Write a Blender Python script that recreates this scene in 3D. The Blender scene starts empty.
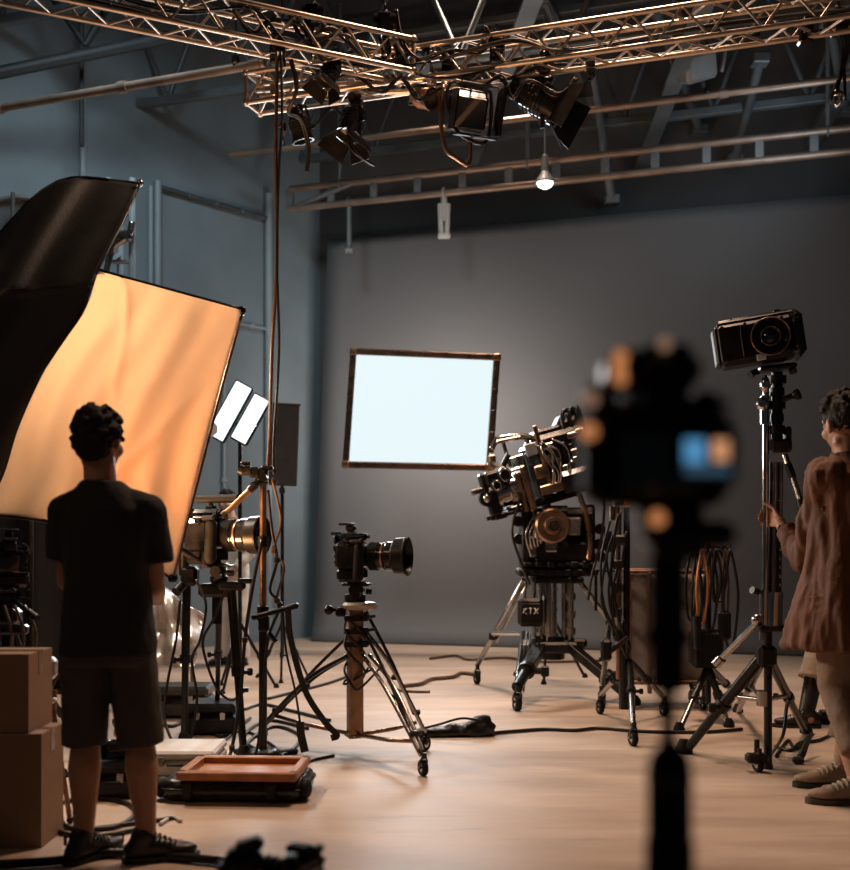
import bpy, math, random
from mathutils import Vector as V, Matrix, Euler, noise as mnoise

SC = bpy.context.scene
COL = SC.collection
F, CZ, HY = 1100.0, 1.25, 538.0
PI = math.pi
R = math.radians
rnd = random.Random(7)


def P(px, py, Y):
    """the point at depth Y that the photograph shows at px, py"""
    return V(((px - 425) / F * Y, Y, CZ + (HY - py) / F * Y))


def G(px, py):
    """the floor point that the photograph shows at px, py"""
    Y = F * CZ / (py - HY)
    return V(((px - 425) / F * Y, Y, 0))


# ---------------------------------------------------------------- materials
def mat(name, col, rough=0.5, metal=0.0, var=0.25, nscale=12.0, bump=0.0, bscale=80.0, spec=0.5, coat=0.0, rvar=0.12, stretch=None, sheen=0.0):
    m = bpy.data.materials.new(name)
    m.use_nodes = True
    nt = m.node_tree
    b = nt.nodes['Principled BSDF']
    b.inputs['Metallic'].default_value = metal
    b.inputs['Specular IOR Level'].default_value = spec
    b.inputs['Coat Weight'].default_value = coat
    b.inputs['Coat Roughness'].default_value = 0.08
    b.inputs['Sheen Weight'].default_value = sheen
    tc = nt.nodes.new('ShaderNodeTexCoord')
    n = nt.nodes.new('ShaderNodeTexNoise')
    n.inputs['Scale'].default_value = nscale
    n.inputs['Detail'].default_value = 5
    src = tc.outputs['Object']
    if stretch:
        mp = nt.nodes.new('ShaderNodeMapping')
        mp.inputs['Scale'].default_value = stretch
        nt.links.new(src, mp.inputs['Vector'])
        src = mp.outputs['Vector']
    nt.links.new(src, n.inputs['Vector'])
    r = nt.nodes.new('ShaderNodeValToRGB')
    r.color_ramp.elements[0].position = 0.3
    r.color_ramp.elements[1].position = 0.72
    r.color_ramp.elements[0].color = [max(0, c * (1 - var)) for c in col] + [1]
    r.color_ramp.elements[1].color = [min(1, c * (1 + var)) for c in col] + [1]
    nt.links.new(n.outputs['Fac'], r.inputs['Fac'])
    nt.links.new(r.outputs['Color'], b.inputs['Base Color'])
    mr = nt.nodes.new('ShaderNodeMapRange')
    mr.inputs['To Min'].default_value = max(0.03, rough - rvar)
    mr.inputs['To Max'].default_value = min(1, rough + rvar)
    nt.links.new(n.outputs['Fac'], mr.inputs['Value'])
    nt.links.new(mr.outputs['Result'], b.inputs['Roughness'])
    if bump:
        n2 = nt.nodes.new('ShaderNodeTexNoise')
        n2.inputs['Scale'].default_value = bscale
        n2.inputs['Detail'].default_value = 3
        nt.links.new(src, n2.inputs['Vector'])
        bp = nt.nodes.new('ShaderNodeBump')
        bp.inputs['Strength'].default_value = bump
        bp.inputs['Distance'].default_value = 0.02
        nt.links.new(n2.outputs['Fac'], bp.inputs['Height'])
        nt.links.new(bp.outputs['Normal'], b.inputs['Normal'])
    return m


def glow(name, col, strength):
    m = bpy.data.materials.new(name)
    m.use_nodes = True
    nt = m.node_tree
    b = nt.nodes['Principled BSDF']
    b.inputs['Base Color'].default_value = (0.02, 0.02, 0.02, 1)
    b.inputs['Emission Color'].default_value = (*col, 1)
    b.inputs['Emission Strength'].default_value = strength
    return m


# ---------------------------------------------------------------- mesh builder
def axis(p, d, up=V((0, 0, 1))):
    """matrix at p whose local z runs along d"""
    d = V(d).normalized()
    if abs(d.dot(up)) > 0.999:
        up = V((0, 1, 0))
    x = up.cross(d).normalized()
    y = d.cross(x)
    m = Matrix((x, y, d)).transposed().to_4x4()
    m.translation = V(p)
    return m


def place(loc, rx=0, ry=0, rz=0, s=1.0):
    return Matrix.Translation(V(loc)) @ Euler((R(rx), R(ry), R(rz)), 'XYZ').to_matrix().to_4x4() @ Matrix.Scale(s, 4)


def smooth_pts(pts, sub=6, closed=False):
    pts = [V(p) for p in pts]
    if len(pts) < 3:
        return pts
    out = []
    n = len(pts)
    segs = n if closed else n - 1
    for i in range(segs):
        if closed:
            a, b, c, d = pts[(i - 1) % n], pts[i], pts[(i + 1) % n], pts[(i + 2) % n]
        else:
            a, b, c, d = pts[max(0, i - 1)], pts[i], pts[i + 1], pts[min(n - 1, i + 2)]
        for k in range(sub):
            t = k / sub
            out.append(0.5 * ((2 * b) + (c - a) * t + (2 * a - 5 * b + 4 * c - d) * t * t + (3 * b - a - 3 * c + d) * t ** 3))
    if not closed:
        out.append(pts[-1])
    return out


class MB:
    def __init__(s, M=None):
        s.v, s.f, s.sm, s.mi = [], [], [], []
        s.M = M.copy() if M else Matrix()
        s.m = 0

    def add(s, vs, fs, smooth=False, M=None):
        o = len(s.v)
        T = s.M @ M if M else s.M
        s.v += [T @ V(p) for p in vs]
        flip = T.to_3x3().determinant() < 0
        for f in fs:
            f = [i + o for i in f]
            s.f.append(f[::-1] if flip else f)
            s.sm.append(smooth)
            s.mi.append(s.m)
        return s

    def box(s, c, size, bev=None, M=None, ry=0, rx=0, rz=0):
        hx, hy, hz = [a / 2 for a in size]
        b = min(hx, hy, hz) * 0.25 if bev is None else min(bev, min(hx, hy, hz) * 0.95)
        T = Matrix.Translation(V(c)) @ Euler((R(rx), R(ry), R(rz))).to_matrix().to_4x4()
        if M:
            T = M @ T
        if b <= 0:
            vs = [(x * hx, y * hy, z * hz) for x in (-1, 1) for y in (-1, 1) for z in (-1, 1)]
            fs = [(0, 1, 3, 2), (4, 6, 7, 5), (0, 4, 5, 1), (2, 3, 7, 6), (0, 2, 6, 4), (1, 5, 7, 3)]
            return s.add(vs, fs, False, T)
        vs, idx = [], {}
        for sx in (-1, 1):
            for sy in (-1, 1):
                for sz in (-1, 1):
                    for a in range(3):
                        p = [sx * (hx - b), sy * (hy - b), sz * (hz - b)]
                        p[a] = (sx, sy, sz)[a] * (hx, hy, hz)[a]
                        idx[(sx, sy, sz, a)] = len(vs)
                        vs.append(p)
        fs = []
        for a in range(3):
            o1, o2 = (a + 1) % 3, (a + 2) % 3
            for sg in (-1, 1):
                q = []
                for u, w in ((-1, -1), (1, -1), (1, 1), (-1, 1)):
                    k = [0, 0, 0]
                    k[a], k[o1], k[o2] = sg, u, w
                    q.append(idx[(*k, a)])
                fs.append(q if sg > 0 else q[::-1])
        for a in range(3):
            o1, o2 = (a + 1) % 3, (a + 2) % 3
            for u in (-1, 1):
                for w in (-1, 1):
                    k0, k1 = [0, 0, 0], [0, 0, 0]
                    k0[a], k1[a] = -1, 1
                    for k in (k0, k1):
                        k[o1], k[o2] = u, w
                    q = [idx[(*k0, o1)], idx[(*k1, o1)], idx[(*k1, o2)], idx[(*k0, o2)]]
                    fs.append(q[::-1] if u * w > 0 else q)
        for sx in (-1, 1):
            for sy in (-1, 1):
                for sz in (-1, 1):
                    t = [idx[(sx, sy, sz, a)] for a in range(3)]
                    fs.append(t if sx * sy * sz > 0 else t[::-1])
        return s.add(vs, fs, False, T)

    def tube(s, p0, p1, r0, r1=None, n=12, caps=True):
        r1 = r0 if r1 is None else r1
        p0, p1 = V(p0), V(p1)
        return s.lathe([(r0, 0), (r1, (p1 - p0).length)], axis(p0, p1 - p0), n, caps)

    def lathe(s, prof, M=None, n=16, caps=True, smooth=False):
        cs = [(math.cos(2 * PI * i / n), math.sin(2 * PI * i / n)) for i in range(n)]
        if smooth:
            vs = [(r * c, r * t, z) for r, z in prof for c, t in cs]
            fs = [(k * n + i, k * n + (i + 1) % n, (k + 1) * n + (i + 1) % n, (k + 1) * n + i) for k in range(len(prof) - 1) for i in range(n)]
            s.add(vs, fs, True, M)
        else:
            for (r0, z0), (r1, z1) in zip(prof, prof[1:]):
                vs = [(r0 * c, r0 * t, z0) for c, t in cs] + [(r1 * c, r1 * t, z1) for c, t in cs]
                s.add(vs, [(i, (i + 1) % n, n + (i + 1) % n, n + i) for i in range(n)], abs(z1 - z0) > 1e-9 or True, M)
        if caps:
            (r0, z0), (r1, z1) = prof[0], prof[-1]
            if r0 > 1e-6:
                s.add([(r0 * c, r0 * t, z0) for c, t in cs], [tuple(range(n))[::-1]], False, M)
            if r1 > 1e-6:
                s.add([(r1 * c, r1 * t, z1) for c, t in cs], [tuple(range(n))], False, M)
        return s

    def path(s, pts, r, n=6, sub=0, closed=False, r1=None):
        pts = smooth_pts(pts, sub, closed) if sub else [V(p) for p in pts]
        N = len(pts)
        vs, prev = [], None
        for i, p in enumerate(pts):
            a = pts[i - 1] if i > 0 else (pts[-1] if closed else p)
            b = pts[i + 1] if i < N - 1 else (pts[0] if closed else p)
            d = (b - a)
            d = d.normalized() if d.length > 1e-9 else V((0, 0, 1))
            if prev is None:
                x = d.orthogonal().normalized()
            else:
                x = prev - d * prev.dot(d)
                x = x.normalized() if x.length > 1e-6 else d.orthogonal().normalized()
            prev = x
            y = d.cross(x)
            rr = r if r1 is None else r + (r1 - r) * i / (N - 1)
            vs += [p + x * (rr * math.cos(2 * PI * k / n)) + y * (rr * math.sin(2 * PI * k / n)) for k in range(n)]
        fs = [(i * n + k, i * n + (k + 1) % n, (i + 1) * n + (k + 1) % n, (i + 1) * n + k) for i in range(N - 1) for k in range(n)]
        if closed:
            fs += [((N - 1) * n + k, (N - 1) * n + (k + 1) % n, (k + 1) % n, k) for k in range(n)]
        else:
            fs += [tuple(range(n))[::-1], tuple((N - 1) * n + k for k in range(n))]
        return s.add(vs, fs, True)

    def strip(s, pts, w, t, side=V((0, 1, 0)), sub=0):
        """flat strap: width w along side, thickness t"""
        pts = smooth_pts(pts, sub) if sub else [V(p) for p in pts]
        side = V(side).normalized()
        vs, N = [], len(pts)
        for i, p in enumerate(pts):
            d = (pts[min(N - 1, i + 1)] - pts[max(0, i - 1)]).normalized()
            u = d.cross(side).normalized()
            vs += [p + side * w / 2 + u * t / 2, p - side * w / 2 + u * t / 2, p - side * w / 2 - u * t / 2, p + side * w / 2 - u * t / 2]
        fs = [(i * 4 + k, i * 4 + (k + 1) % 4, i * 4 + 4 + (k + 1) % 4, i * 4 + 4 + k) for i in range(N - 1) for k in range(4)]
        fs += [(3, 2, 1, 0), tuple((N - 1) * 4 + k for k in range(4))]
        return s.add(vs, fs, False)

    def ball(s, c, r, n=14, M=None, m=None):
        r = (r, r, r) if isinstance(r, (int, float)) else r
        m = m or max(6, n // 2)
        T = Matrix.Translation(V(c)) @ (M or Matrix())
        vs = [(0, 0, -r[2])] + [(r[0] * math.sin(PI * k / m) * math.cos(2 * PI * i / n), r[1] * math.sin(PI * k / m) * math.sin(2 * PI * i / n), -r[2] * math.cos(PI * k / m)) for k in range(1, m) for i in range(n)] + [(0, 0, r[2])]
        fs = [(0, 1 + (i + 1) % n, 1 + i) for i in range(n)]
        fs += [(1 + k * n + i, 1 + k * n + (i + 1) % n, 1 + (k + 1) * n + (i + 1) % n, 1 + (k + 1) * n + i) for k in range(m - 2) for i in range(n)]
        L = len(vs) - 1
        fs += [(L, 1 + (m - 2) * n + i, 1 + (m - 2) * n + (i + 1) % n) for i in range(n)]
        return s.add(vs, fs, True, T)

    def cap(s, p0, r0, p1, r1, n=14):
        """tapered capsule"""
        s.ball(p0, r0, n)
        s.ball(p1, r1, n)
        if (V(p1) - V(p0)).length > 1e-5:
            s.tube(p0, p1, r0, r1, n)
        return s

    def rings(s, rs, n=20, power=2.0, smooth=True):
        """loft of (cx, cy, z, rx, ry[, tilt]) superellipse rings"""
        vs = []
        for q in rs:
            cx, cy, z, rx, ry = q[:5]
            tl = q[5] if len(q) > 5 else 0
            for i in range(n):
                a = 2 * PI * i / n
                c, t = math.cos(a), math.sin(a)
                x = rx * math.copysign(abs(c) ** (2 / power), c)
                y = ry * math.copysign(abs(t) ** (2 / power), t)
                vs.append((cx + x, cy + y, z + tl * x))
        N = len(rs)
        fs = [(k * n + i, k * n + (i + 1) % n, (k + 1) * n + (i + 1) % n, (k + 1) * n + i) for k in range(N - 1) for i in range(n)]
        fs += [tuple(range(n))[::-1], tuple((N - 1) * n + i for i in range(n))]
        return s.add(vs, fs, smooth)

    def torus(s, M, Rr, r, n=24, m=8, arc=2 * PI):
        pts = [M @ V((Rr * math.cos(arc * i / n), Rr * math.sin(arc * i / n), 0)) for i in range(n if arc >= 2 * PI - 1e-6 else n + 1)]
        return s.path(pts, r, m, closed=arc >= 2 * PI - 1e-6)

    def prism(s, poly, d, M=None, smooth=False):
        """polygon in local xy, extruded along local z from -d/2 to d/2"""
        n = len(poly)
        vs = [(x, y, -d / 2) for x, y in poly] + [(x, y, d / 2) for x, y in poly]
        s.add(vs, [tuple(range(n))[::-1], tuple(range(n, 2 * n))], False, M)
        return s.add(vs, [(i, (i + 1) % n, n + (i + 1) % n, n + i) for i in range(n)], smooth, M)

    def sheet(s, fn, nu, nv, th, smooth=True):
        """cloth: fn(u, v) -> point, given a thickness"""
        g = [[V(fn(i / nu, j / nv)) for j in range(nv + 1)] for i in range(nu + 1)]
        nn = [[None] * (nv + 1) for _ in range(nu + 1)]
        for i in range(nu + 1):
            for j in range(nv + 1):
                a = g[min(nu, i + 1)][j] - g[max(0, i - 1)][j]
                b = g[i][min(nv, j + 1)] - g[i][max(0, j - 1)]
                nn[i][j] = a.cross(b).normalized()
        W = nv + 1
        vs = [g[i][j] + nn[i][j] * th / 2 for i in range(nu + 1) for j in range(W)]
        o = len(vs)
        vs += [g[i][j] - nn[i][j] * th / 2 for i in range(nu + 1) for j in range(W)]
        fs = []
        for i in range(nu):
            for j in range(nv):
                a = i * W + j
                fs.append((a, a + W, a + W + 1, a + 1))
                fs.append((o + a, o + a + 1, o + a + W + 1, o + a + W))
        for i in range(nu):
            a, b = i * W, (i + 1) * W
            fs.append((a, o + a, o + b, b))
            a, b = i * W + nv, (i + 1) * W + nv
            fs.append((a, b, o + b, o + a))
        for j in range(nv):
            fs.append((j, j + 1, o + j + 1, o + j))
            a = nu * W + j
            fs.append((a, o + a, o + a + 1, a + 1))
        return s.add(vs, fs, smooth)

    def mesh(s, name, off=V((0, 0, 0))):
        me = bpy.data.meshes.new(name)
        me.from_pydata([tuple(p - off) for p in s.v], [], s.f)
        me.polygons.foreach_set('use_smooth', s.sm)
        me.polygons.foreach_set('material_index', s.mi)
        me.update()
        return me


OFF = {}


def tag(o, label=None, cat=None, group=None, kind=None):
    for k, x in (('label', label), ('category', cat), ('group', group), ('kind', kind)):
        if x:
            o[k] = x
    return o


def thing(name, label, cat, loc=(0, 0, 0), group=None):
    o = bpy.data.objects.new(name, None)
    o.empty_display_size = 0.1
    COL.objects.link(o)
    o.location = V(loc)
    OFF[o.name] = V(loc)
    return tag(o, label, cat, group)


def remeshed(me, voxel, smooth=4, noise_amp=0.0, noise_scale=30.0):
    o = bpy.data.objects.new('shape', me)
    COL.objects.link(o)
    md = o.modifiers.new('r', 'REMESH')
    md.mode = 'VOXEL'
    md.voxel_size = voxel
    md.use_smooth_shade = True
    if smooth:
        sm = o.modifiers.new('s', 'SMOOTH')
        sm.factor = 0.5
        sm.iterations = smooth
    dg = bpy.context.evaluated_depsgraph_get()
    nm = bpy.data.meshes.new_from_object(o.evaluated_get(dg))
    bpy.data.objects.remove(o)
    if noise_amp:
        for v in nm.vertices:
            c = v.co * noise_scale if isinstance(noise_scale, (int, float)) else V((v.co.x * noise_scale[0], v.co.y * noise_scale[1], v.co.z * noise_scale[2]))
            v.co += v.normal * noise_amp * mnoise.fractal(c, 1.0, 2.0, 3)
    nm.polygons.foreach_set('use_smooth', [True] * len(nm.polygons))
    return nm


def part(name, mb, m, parent, label=None, voxel=0, smooth=4, noise_amp=0, noise_scale=30):
    off = OFF[parent.name]
    me = mb.mesh(name, off)
    if voxel:
        me = remeshed(me, voxel, smooth, noise_amp, noise_scale)
    for x in (m if isinstance(m, (list, tuple)) else [m]):
        me.materials.append(x)
    o = bpy.data.objects.new(name, me)
    COL.objects.link(o)
    o.parent = parent
    OFF[o.name] = off
    return tag(o, label)


def solo(name, mb, m, label, cat, group=None, kind=None, voxel=0, smooth=4):
    xs = [p.x for p in mb.v]
    ys = [p.y for p in mb.v]
    zs = [p.z for p in mb.v]
    off = V(((min(xs) + max(xs)) / 2, (min(ys) + max(ys)) / 2, min(zs)))
    me = mb.mesh(name, off)
    if voxel:
        me = remeshed(me, voxel, smooth)
    for x in (m if isinstance(m, (list, tuple)) else [m]):
        me.materials.append(x)
    o = bpy.data.objects.new(name, me)
    COL.objects.link(o)
    o.location = off
    OFF[o.name] = off
    return tag(o, label, cat, group, kind)


def copy_tree(o, parent=None):
    c = o.copy()
    COL.objects.link(c)
    if parent:
        c.parent = parent
    for ch in list(o.children):
        copy_tree(ch, c)
    return c


BLACK = mat('black plastic', (0.012, 0.0115, 0.0115), 0.36, 0, 0.3, 20, spec=0.28)
GLOSS = mat('glossy black plastic', (0.012, 0.012, 0.013), 0.17, 0, 0.3, 9, coat=0.12, spec=0.32)
BMETAL = mat('black metal', (0.03, 0.028, 0.027), 0.32, 0.7, 0.3, 15)
DGREY = mat('dark grey metal', (0.09, 0.085, 0.08), 0.36, 0.8, 0.3, 10)
STEEL = mat('brushed steel', (0.42, 0.4, 0.38), 0.24, 1.0, 0.15, 12)
CHROME = mat('chrome', (0.7, 0.68, 0.66), 0.12, 1.0, 0.08, 9, rvar=0.06)
ALU = mat('truss aluminium', (0.62, 0.52, 0.43), 0.36, 0.85, 0.18, 6)
BRONZE = mat('bronze metal', (0.36, 0.22, 0.14), 0.3, 0.9, 0.25, 11)
AMBER = mat('amber lacquer', (0.62, 0.26, 0.09), 0.35, 0.2, 0.1, 9)
RUBBER = mat('black rubber', (0.011, 0.011, 0.011), 0.65, 0, 0.3, 25, spec=0.18)
CLOTH = mat('black fabric', (0.011, 0.011, 0.012), 0.75, 0, 0.35, 5, 0.15, 240, sheen=0.1)
LENS = mat('lens glass', (0.01, 0.012, 0.02), 0.04, 0, 0.2, 4, coat=1.0, rvar=0.01)
CABLE = mat('cable rubber', (0.014, 0.012, 0.011), 0.4, 0, 0.3, 20)
CABLEB = mat('brown cable', (0.12, 0.07, 0.045), 0.4, 0, 0.3, 20)
PIPE = mat('galvanised pipe', (0.36, 0.26, 0.2), 0.45, 0.6, 0.25, 4)
GREYST = mat('grey painted steel', (0.2, 0.2, 0.2), 0.5, 0.3, 0.2, 4)
WHITEP = mat('white painted metal', (0.62, 0.6, 0.57), 0.4, 0, 0.1, 6)
# ================================================================ the room
U = V((1, -0.33, 0)).normalized()          # direction that backdrop, back wall and trusses follow
WD = V((2.79, 3.3, 0)).normalized()         # direction of the left wall

FLOORM = bpy.data.materials.new('painted concrete floor')
FLOORM.use_nodes = True
nt = FLOORM.node_tree
b = nt.nodes['Principled BSDF']
tc = nt.nodes.new('ShaderNodeTexCoord')
mp = nt.nodes.new('ShaderNodeMapping')
mp.inputs['Scale'].default_value = (0.5, 2.2, 1)
nt.links.new(tc.outputs['Object'], mp.inputs['Vector'])
n1 = nt.nodes.new('ShaderNodeTexNoise')
n1.inputs['Scale'].default_value = 1.4
n1.inputs['Detail'].default_value = 8
n1.inputs['Roughness'].default_value = 0.62
nt.links.new(mp.outputs['Vector'], n1.inputs['Vector'])
r1 = nt.nodes.new('ShaderNodeValToRGB')
r1.color_ramp.elements[0].position = 0.3
r1.color_ramp.elements[0].color = (0.4, 0.29, 0.215, 1)
r1.color_ramp.elements[1].position = 0.66
r1.color_ramp.elements[1].color = (0.6, 0.465, 0.365, 1)
nt.links.new(n1.outputs['Fac'], r1.inputs['Fac'])
n2 = nt.nodes.new('ShaderNodeTexNoise')
n2.inputs['Scale'].default_value = 5.5
n2.inputs['Detail'].default_value = 6
mp2 = nt.nodes.new('ShaderNodeMapping')
mp2.inputs['Scale'].default_value = (0.35, 3.0, 1)
nt.links.new(tc.outputs['Object'], mp2.inputs['Vector'])
nt.links.new(mp2.outputs['Vector'], n2.inputs['Vector'])
r2 = nt.nodes.new('ShaderNodeValToRGB')
r2.color_ramp.elements[0].position = 0.62
r2.color_ramp.elements[0].color = (0, 0, 0, 1)
r2.color_ramp.elements[1].position = 0.8
r2.color_ramp.elements[1].color = (0.5, 0.5, 0.5, 1)
nt.links.new(n2.outputs['Fac'], r2.inputs['Fac'])
mx = nt.nodes.new('ShaderNodeMix')
mx.data_type = 'RGBA'
mx.inputs[7].default_value = (0.16, 0.1, 0.07, 1)
nt.links.new(r2.outputs['Color'], mx.inputs[0])
nt.links.new(r1.outputs['Color'], mx.inputs[6])
nt.links.new(mx.outputs[2], b.inputs['Base Color'])
mr = nt.nodes.new('ShaderNodeMapRange')
mr.inputs['To Min'].default_value = 0.38
mr.inputs['To Max'].default_value = 0.62
nt.links.new(n1.outputs['Fac'], mr.inputs['Value'])
nt.links.new(mr.outputs['Result'], b.inputs['Roughness'])
bp = nt.nodes.new('ShaderNodeBump')
bp.inputs['Strength'].default_value = 0.12
nt.links.new(n2.outputs['Fac'], bp.inputs['Height'])
nt.links.new(bp.outputs['Normal'], b.inputs['Normal'])

WALLM = mat('blue grey wall paint', (0.2, 0.25, 0.28), 0.75, 0, 0.2, 0.9, 0.1, 14, rvar=0.05)
BACKM = mat('dark warm grey wall', (0.1, 0.096, 0.094), 0.85, 0, 0.3, 0.5, 0.1, 9, rvar=0.05)
DROPM = mat('grey backdrop paint', (0.135, 0.134, 0.136), 0.88, 0, 0.06, 0.5, 0.04, 5, rvar=0.03)
CEILM = mat('dark ceiling', (0.045, 0.05, 0.055), 0.9, 0, 0.4, 0.7)
JOIST = mat('painted roof steel', (0.16, 0.18, 0.19), 0.5, 0.4, 0.3, 2)
TRIMM = mat('wall conduit paint', (0.28, 0.33, 0.36), 0.55, 0.1, 0.15, 2)

q = MB()
q.box((0, 8, -0.05), (26, 26, 0.1), 0)
solo('floor', q, FLOORM, 'painted tan concrete studio floor with faint streaks', 'floor', kind='structure')

H = 7.4
# left wall: runs from near left to the far corner beside the backdrop
wA = V((-1.34, 14.0, 0))


def wall_pt(px, z, off=0.0):
    """the point on the left wall that the photo shows in column px, at height z"""
    # Y = 15.585 + 1.183 X ,  X = (px-425)/F*Y
    k = (px - 425) / F
    Y = 15.585 / (1 - 1.183 * k)
    nrm = V((WD.y, -WD.x, 0))
    return V((k * Y, Y, z)) + nrm * off


wB = wall_pt(-420, 0)
nrm = V((WD.y, -WD.x, 0))
q = MB()
q.prism([(0, 0), ((wA - wB).length + 0.3, 0), ((wA - wB).length + 0.3, H), (0, H)], 0.2,
        Matrix((WD, V((0, 0, 1)), nrm)).transposed().to_4x4())
for i, p in enumerate(q.v):
    q.v[i] = p + wB - nrm * 0.1
solo('wall_left', q, WALLM, 'tall blue-grey studio wall on the left, with thin conduits', 'wall', kind='structure')

q = MB()
bA = V((-1.6, 13.585 + 0.31 * 1.6, 0))
bB = V((8.5, 13.585 - 0.31 * 8.5, 0))
UB = (bB - bA).normalized()
nb = V((UB.y, -UB.x, 0))
q.prism([(0, 0), ((bB - bA).length, 0), ((bB - bA).length, H), (0, H)], 0.2, Matrix((UB, V((0, 0, 1)), nb)).transposed().to_4x4())
for i, p in enumerate(q.v):
    q.v[i] = p + bA - nb * 0.1
solo('wall_back', q, BACKM, 'dark warm-grey back wall rising above the grey backdrop', 'wall', kind='structure')

q = MB()
q.box((0, 8, H + 0.05), (26, 26, 0.1), 0)
solo('ceiling', q, CEILM, 'dark studio ceiling above the roof steelwork', 'ceiling', kind='structure')

# grey backdrop: a tall seamless flat, slightly wider at its foot, sheet rolled over a pipe at the top
q = MB()


def drop(u, v):
    xl = -1.37 + 0.18 * v
    X = xl + (7.4 - xl) * u
    z = 4.9 * v
    sweep = 0.28 * max(0, 1 - z / 0.5) ** 2
    return V((X, 13.13 - 0.31 * X - sweep + 0.012 * math.sin(X * 2.3 + z), z + 0.012))


q.sheet(drop, 40, 36, 0.03)
bd = solo('backdrop', q, DROPM, 'huge plain grey backdrop behind the glowing light panel', 'backdrop', kind='structure')

# conduits and frames fixed to the left wall
TN = [0]


def trim(p0, p1, r, label, m=TRIMM):
    TN[0] += 1
    q = MB()
    q.tube(p0, p1, r, n=8)
    d = V(p1) - V(p0)
    for k in range(1, 4):
        c = V(p0) + d * k / 4
        q.box(c, (0.06, 0.06, 0.06), 0.01)
    solo('trim_%d' % TN[0], q, m, label, 'conduit', kind='structure')


trim(wall_pt(80, 7.3, 0.05), wall_pt(80, 0.1, 0.05), 0.035, 'vertical conduit on left wall above the black drape')
trim(wall_pt(148, 5.08, 0.05), wall_pt(148, 0.1, 0.05), 0.03, 'thin vertical conduit on left wall, left of its pair')
trim(wall_pt(155, 5.16, 0.05), wall_pt(155, 0.1, 0.05), 0.045, 'vertical wall post, right one of the close pair')
trim(wall_pt(266, 5.4, 0.05), wall_pt(266, 0.1, 0.05), 0.05, 'vertical wall post beside the hanging cable')
trim(wall_pt(158, 5.1, 0.05), wall_pt(264, 5.1, 0.05), 0.03, 'upper horizontal rail on left wall', mat('dark rail', (0.09, 0.1, 0.11), 0.5, 0.2))
trim(wall_pt(206, 3.77, 0.04), wall_pt(264, 3.77, 0.04), 0.022, 'lower horizontal rail on left wall above twin lamps')
trim(wall_pt(222, 3.74, 0.04), wall_pt(222, 0.1, 0.04), 0.02, 'slim conduit on left wall below the twin lamps')

# open web roof trusses under the ceiling
JN = [0]


def joist(A, B, h, n, label, r=0.045):
    """steel roof truss; A, B ends of the bottom chord"""
    A, B = V(A), V(B)
    up = V((0, 0, h))
    T = thing('roof_beam', label, 'roof truss', (A + B) / 2)
    T['kind'] = 'structure'
    for nm, o in (('bottom_chord', V((0, 0, 0))), ('top_chord', up)):
        q = MB()
        d = (B - A).normalized()
        q.box((A + B) / 2 + o, ((B - A).length, r * 2, r * 2), 0.01, rz=math.degrees(math.atan2(d.y, d.x)))
        part(nm, q, JOIST, T)
    q = MB()
    for i in range(n):
        a = A + (B - A) * i / n
        c = A + (B - A) * (i + 0.5) / n
        e = A + (B - A) * (i + 1) / n
        q.tube(a, c + up, r * 0.62, n=6)
        q.tube(c + up, e, r * 0.62, n=6)
    part('web', q, JOIST, T)


def along(px0, px1, Y0, z):
    """two points on the line Y = Y0 - 0.33 X"""
    o = []
    for px in (px0, px1):
        k = (px - 425) / F
        Y = Y0 / (1 + 0.33 * k)
        o.append(V((k * Y, Y, z)))
    return o


for Y0, z, h, lab in ((12.6, 5.75, 1.3, 'steel roof truss right in front of the back wall'), (10.9, 5.95, 1.25, 'steel roof truss in the middle of the ceiling'),
                      (9.2, 6.2, 1.1, 'steel roof truss above the lighting truss')):
    a, c = along(300 if Y0 > 12 else -350, 1250, Y0, z)
    joist(a, c, h, 10 if Y0 > 12 else 16, lab)
# cross beams from front to back
for k, (x0, x1, z, lab) in enumerate(((470, 560, 5.62, 'pale steel cross beam above the small pendant lamp'), (640, 730, 5.55, 'steel cross beam over the middle of the backdrop'), (800, 930, 5.6, 'steel cross beam at the right end of the roof'))):
    q = MB()
    pa, pb = P(x0, 0, 12.9), P(x1, 0, 7.9)
    pa.z = pb.z = z
    d = pb - pa
    mm = axis(pa, d)
    q.box((0, 0, d.length / 2), (0.16, 0.03, d.length), 0.004, M=mm)
    q.box((0, 0.1, d.length / 2), (0.03, 0.2, d.length), 0.004, M=mm)
    solo('roof_beam', q, JOIST, lab, 'beam', kind='structure')
# diagonal wind braces
for k, (pa, pb, lab) in enumerate((((590, 62, 11.2), (612, 200, 12.6), 'slanted pale brace at the middle of the roof'), ((655, 10, 11.0), (700, 130, 12.5), 'slanted brace near the square ceiling lamp'), ((760, 60, 10.8), (735, 160, 12.2), 'steep brace right of the ceiling lamp'),
                                   ((545, 0, 11), (600, 120, 12.4), 'slanted brace left of the ceiling lamp'), ((830, 20, 10.2), (846, 110, 11.4), 'steep brace at the right edge of the roof'))):
    q = MB()
    q.tube(P(*pa), P(*pb), 0.05, n=8)
    q.box(P(*pb), (0.16, 0.16, 0.1), 0.01)
    q.box(P(*pa), (0.16, 0.16, 0.1), 0.01)
    solo('roof_beam', q, JOIST, lab, 'brace', kind='structure')
q = MB()
q.box(P(82, 30, 10.4), (0.035, 0.04, 2.2), 0.006)
q.tube(P(85, 45, 10.4), P(112, 0, 10.4), 0.035, n=6)
q.tube(P(85, 45, 10.4), P(40, -20, 10.4), 0.035, n=6)
q.tube(P(-60, 85, 9.6), P(190, 33, 10.6), 0.06, n=8)
solo('roof_beam', q, mat('dark roof steel', (0.022, 0.025, 0.028), 0.6, 0.2), 'dark braced beam high on the left wall', 'beam', kind='structure')

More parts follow.
